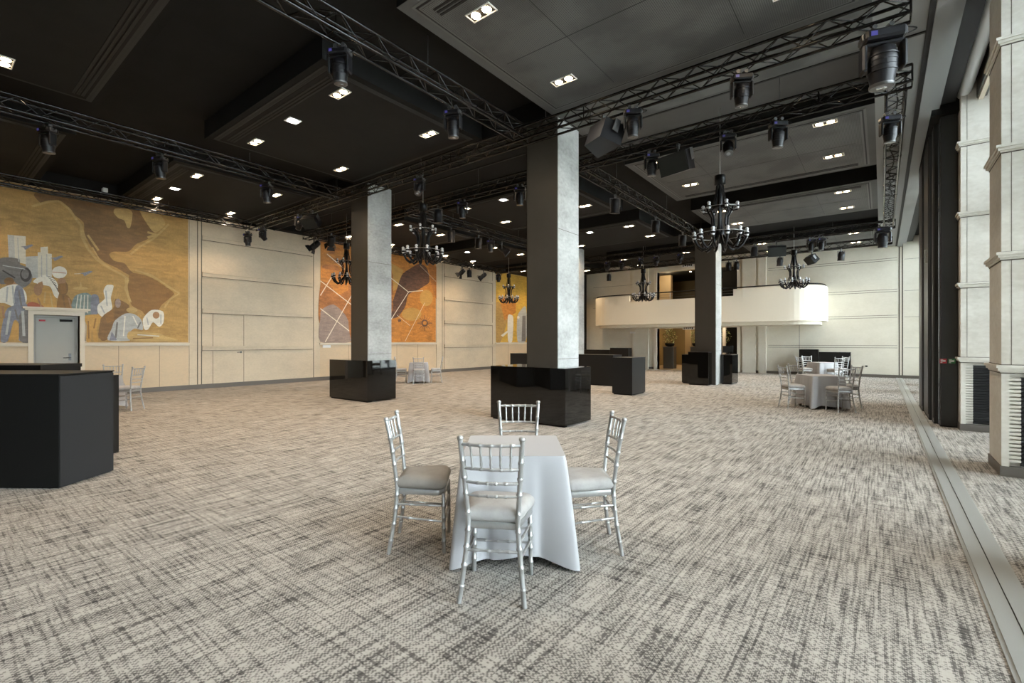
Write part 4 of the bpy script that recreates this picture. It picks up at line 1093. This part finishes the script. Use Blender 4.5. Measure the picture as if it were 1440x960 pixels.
chair_from_rear(-2.53, 3.33, radians(37+180), 'silver bamboo-style chair behind the near white table, in front of the black plinth', G1)
def four(cx, cy, rz, d_, labs, grp, which=(0,1,2,3)):
    for i in which:
        a = rz + (0, -pi/2, pi, pi/2)[i]      # near, left, far, right
        # chair stands on side -direction
        fx, fy = -sin(a), cos(a)
        put_chair(cx - fx*d_, cy - fy*d_, a + random.uniform(-.06, .06), labs[i], grp)
table(-1.10, 12.62, radians(35), .33, 'square table under the white cloth at right, nearer of the two', 'white cloth on the nearer of the two tables at right', seed=5)
four(-1.10, 12.62, radians(40), .62, ['silver chair nearest us at the nearer right-hand table', 'silver chair on the left side of the nearer right-hand table', 'silver chair behind the nearer right-hand table, beside the left one', 'silver chair on the right side of the nearer right-hand table'], 'silver chairs round the nearer right-hand table')
table(-1.72, 20.7, radians(40), .33, 'square table under the white cloth at right, farther of the two', 'white cloth on the farther table, in front of the black boxes', seed=6)
four(-1.72, 20.7, radians(40), .66, ['silver chair at the near side of the farther right-hand table', 'silver chair at the left side of the farther right-hand table', 'silver chair at the far left of the farther right-hand table', 'silver chair at the right side of the farther right-hand table'], 'silver chairs round the farther right-hand table')
table(-13.25, 11.45, radians(47), .31, 'small table under the grey cloth below the orange mural', 'grey cloth on the small table below the orange mural', 'clothg', 8)
four(-13.25, 11.45, radians(49), .62, ['silver chair seen from behind at the grey-clothed table below the mural', 'silver chair left of the grey-clothed table below the mural', '', 'silver chair right of the grey-clothed table below the mural'], 'silver chairs round the table below the orange mural', (0,1,3))
table(-13.36, 2.52, radians(52), .31, 'small table mostly hidden behind the big black desk', 'white cloth mostly hidden behind the big black desk', seed=9)
put_chair(-12.77, 2.92, radians(130), 'silver chair just right of the big black desk, seen side on', 'silver chairs by the left wall')
put_chair(-13.98, 2.93, radians(258), 'silver chair partly hidden by the big black desk, back rail showing', 'silver chairs by the left wall')

# small signs
def sign(x, z, lab):
    r = tag(empty('notice_sign', (x, YF-.075, z)), lab, 'sign')
    bx(-.30, .30, -.02, 0, -.08, .08).build('sign_plate', 'white', r)
    mb = MB()
    for i, (a, w_) in enumerate(((-.24,.05),(-.15,.09),(-.03,.05),(.05,.08),(.16,.07))): mb.box(a, a+w_, -.024, -.02, -.05+.02*(i%2), .06)
    mb.build('lettering', 'black', r)
sign(-7.85, 2.19, 'small white sign with dark lettering above the lobby doorway'); sign(-7.9, 5.42, 'small white sign with dark lettering above the upper opening')
o = bx(-.14, .14, -.02, 0, -.05, .05).build('wall_plate', 'white', None, (-12.05, YF-.0, 2.12)); 
o.location = (-10.9, YF-.10, 2.0); tag(o, 'small pale plate on the pilaster under the balcony, left of the doorway', 'plate')
o = bx(0, .02, -.16, .16, -.05, .05).build('mural_caption', 'white', None, (XL, 9.95, 1.30)); tag(o, 'tiny white caption plate below the orange chart mural', 'caption')
o = bx(-.04, .04, -.02, 0, -.03, .03).build('wall_socket', 'black', None, (.04-.55, YF, .45)); tag(o, 'small black wall socket low on the cream far wall', 'socket')

# ================================================================== OUTSIDE
tag(bx(XR+.4, 26, -16, 36, -.16, -.08).build('pavement', 'pave'), None, None, None, 'structure')
def tree(x, y, h, lab, seed):
    r = tag(empty('tree', (x, y, -.08)), lab, 'tree', 'trees outside the windows'); rnd = random.Random(seed)
    MB().tube([(0,0,0),(.05,.03,h*.3),(0,.05,h*.6)], [.14,.1,.06], 8).build('trunk', 'bark', r)
    mb = MB()
    for i in range(1100):
        A = rnd.uniform(0, 2*pi); B = math.acos(rnd.uniform(-1, 1)); q = rnd.random()**.4
        cx, cy, cz = 1.5*q*sin(B)*cos(A), 1.5*q*sin(B)*sin(A), h*.62 + h*.36*q*cos(B)
        s_ = rnd.uniform(.10, .2); t = rnd.uniform(0, 6.28); e = rnd.uniform(-.1, .1)
        mb.add([(cx+s_*cos(t),cy+s_*sin(t),cz),(cx-s_*sin(t)*.6,cy+s_*cos(t)*.6,cz+e),(cx-s_*cos(t),cy-s_*sin(t),cz+s_*.7),(cx+s_*sin(t)*.6,cy-s_*cos(t)*.6,cz-e)], [(0,1,2,3)])
    mb.build('crown', 'leaf', r)
for i in range(8):
    tree(9 + (i % 2)*2.4, -6 + i*4.6, 4.2 + (i % 3)*.7, 'leafy green tree on the pavement outside the windows', i)

# ================================================================== LIGHT
W = bpy.data.worlds.new('World'); SC.world = W; W.use_nodes = True
nt = W.node_tree; bg = nt.nodes['Background']
bg.inputs['Color'].default_value = (.84, .925, 1.0, 1); bg.inputs['Strength'].default_value = 17.0
# portals at the windows guide the skylight sampling
def lobby_lamp(x, y, z, e, col=(1, .78, .5)):
    ld = bpy.data.lights.new('lobby_lamp', 'POINT'); ld.energy = e; ld.color = col; ld.shadow_soft_size = .15
    o = bpy.data.objects.new('lobby_lamp', ld); C.objects.link(o); o.location = (x, y, z)
for q in ((-9.2, 28.8, 2.2, 60), (-7.9, 26.0, 2.3, 25), (-6.2, 26.5, 2.3, 20), (-9.6, 26.6, 5.2, 40), (-7.2, 27.0, 5.2, 18)): lobby_lamp(*q)
mb_i = 0
for (x, y) in ((-9.0, 26.2), (-8.4, 26.9), (-7.6, 26.3), (-6.3, 26.6)):
    o = MB().lathe([(.05,-.01),(.05,0)], 12).build('lobby_downlight', 'lampglow', None, (x, y, 5.4)); tag(o, 'small round downlight in the dark ceiling of the upper opening', 'ceiling light', 'upper opening downlights')

cam = bpy.data.cameras.new('Camera'); co = bpy.data.objects.new('Camera', cam); C.objects.link(co)
cam.sensor_width = 36; cam.lens = F_PX/1440*36; cam.clip_start = .05; cam.clip_end = 200
cam.shift_y = (HORY-480)/1440
co.location = (0, 0, EYE); co.rotation_euler = (pi/2, 0, TH); SC.camera = co

SC.view_settings.view_transform = 'Standard'; SC.view_settings.look = 'None'; SC.view_settings.gamma = 1
SC.view_settings.exposure = 0.32; SC.view_settings.use_curve_mapping = False
SC.cycles.use_denoising = True
SC.cycles.max_bounces = 8; SC.cycles.diffuse_bounces = 5; SC.cycles.glossy_bounces = 4; SC.cycles.transparent_max_bounces = 8
SC.cycles.sample_clamp_indirect = 6.0
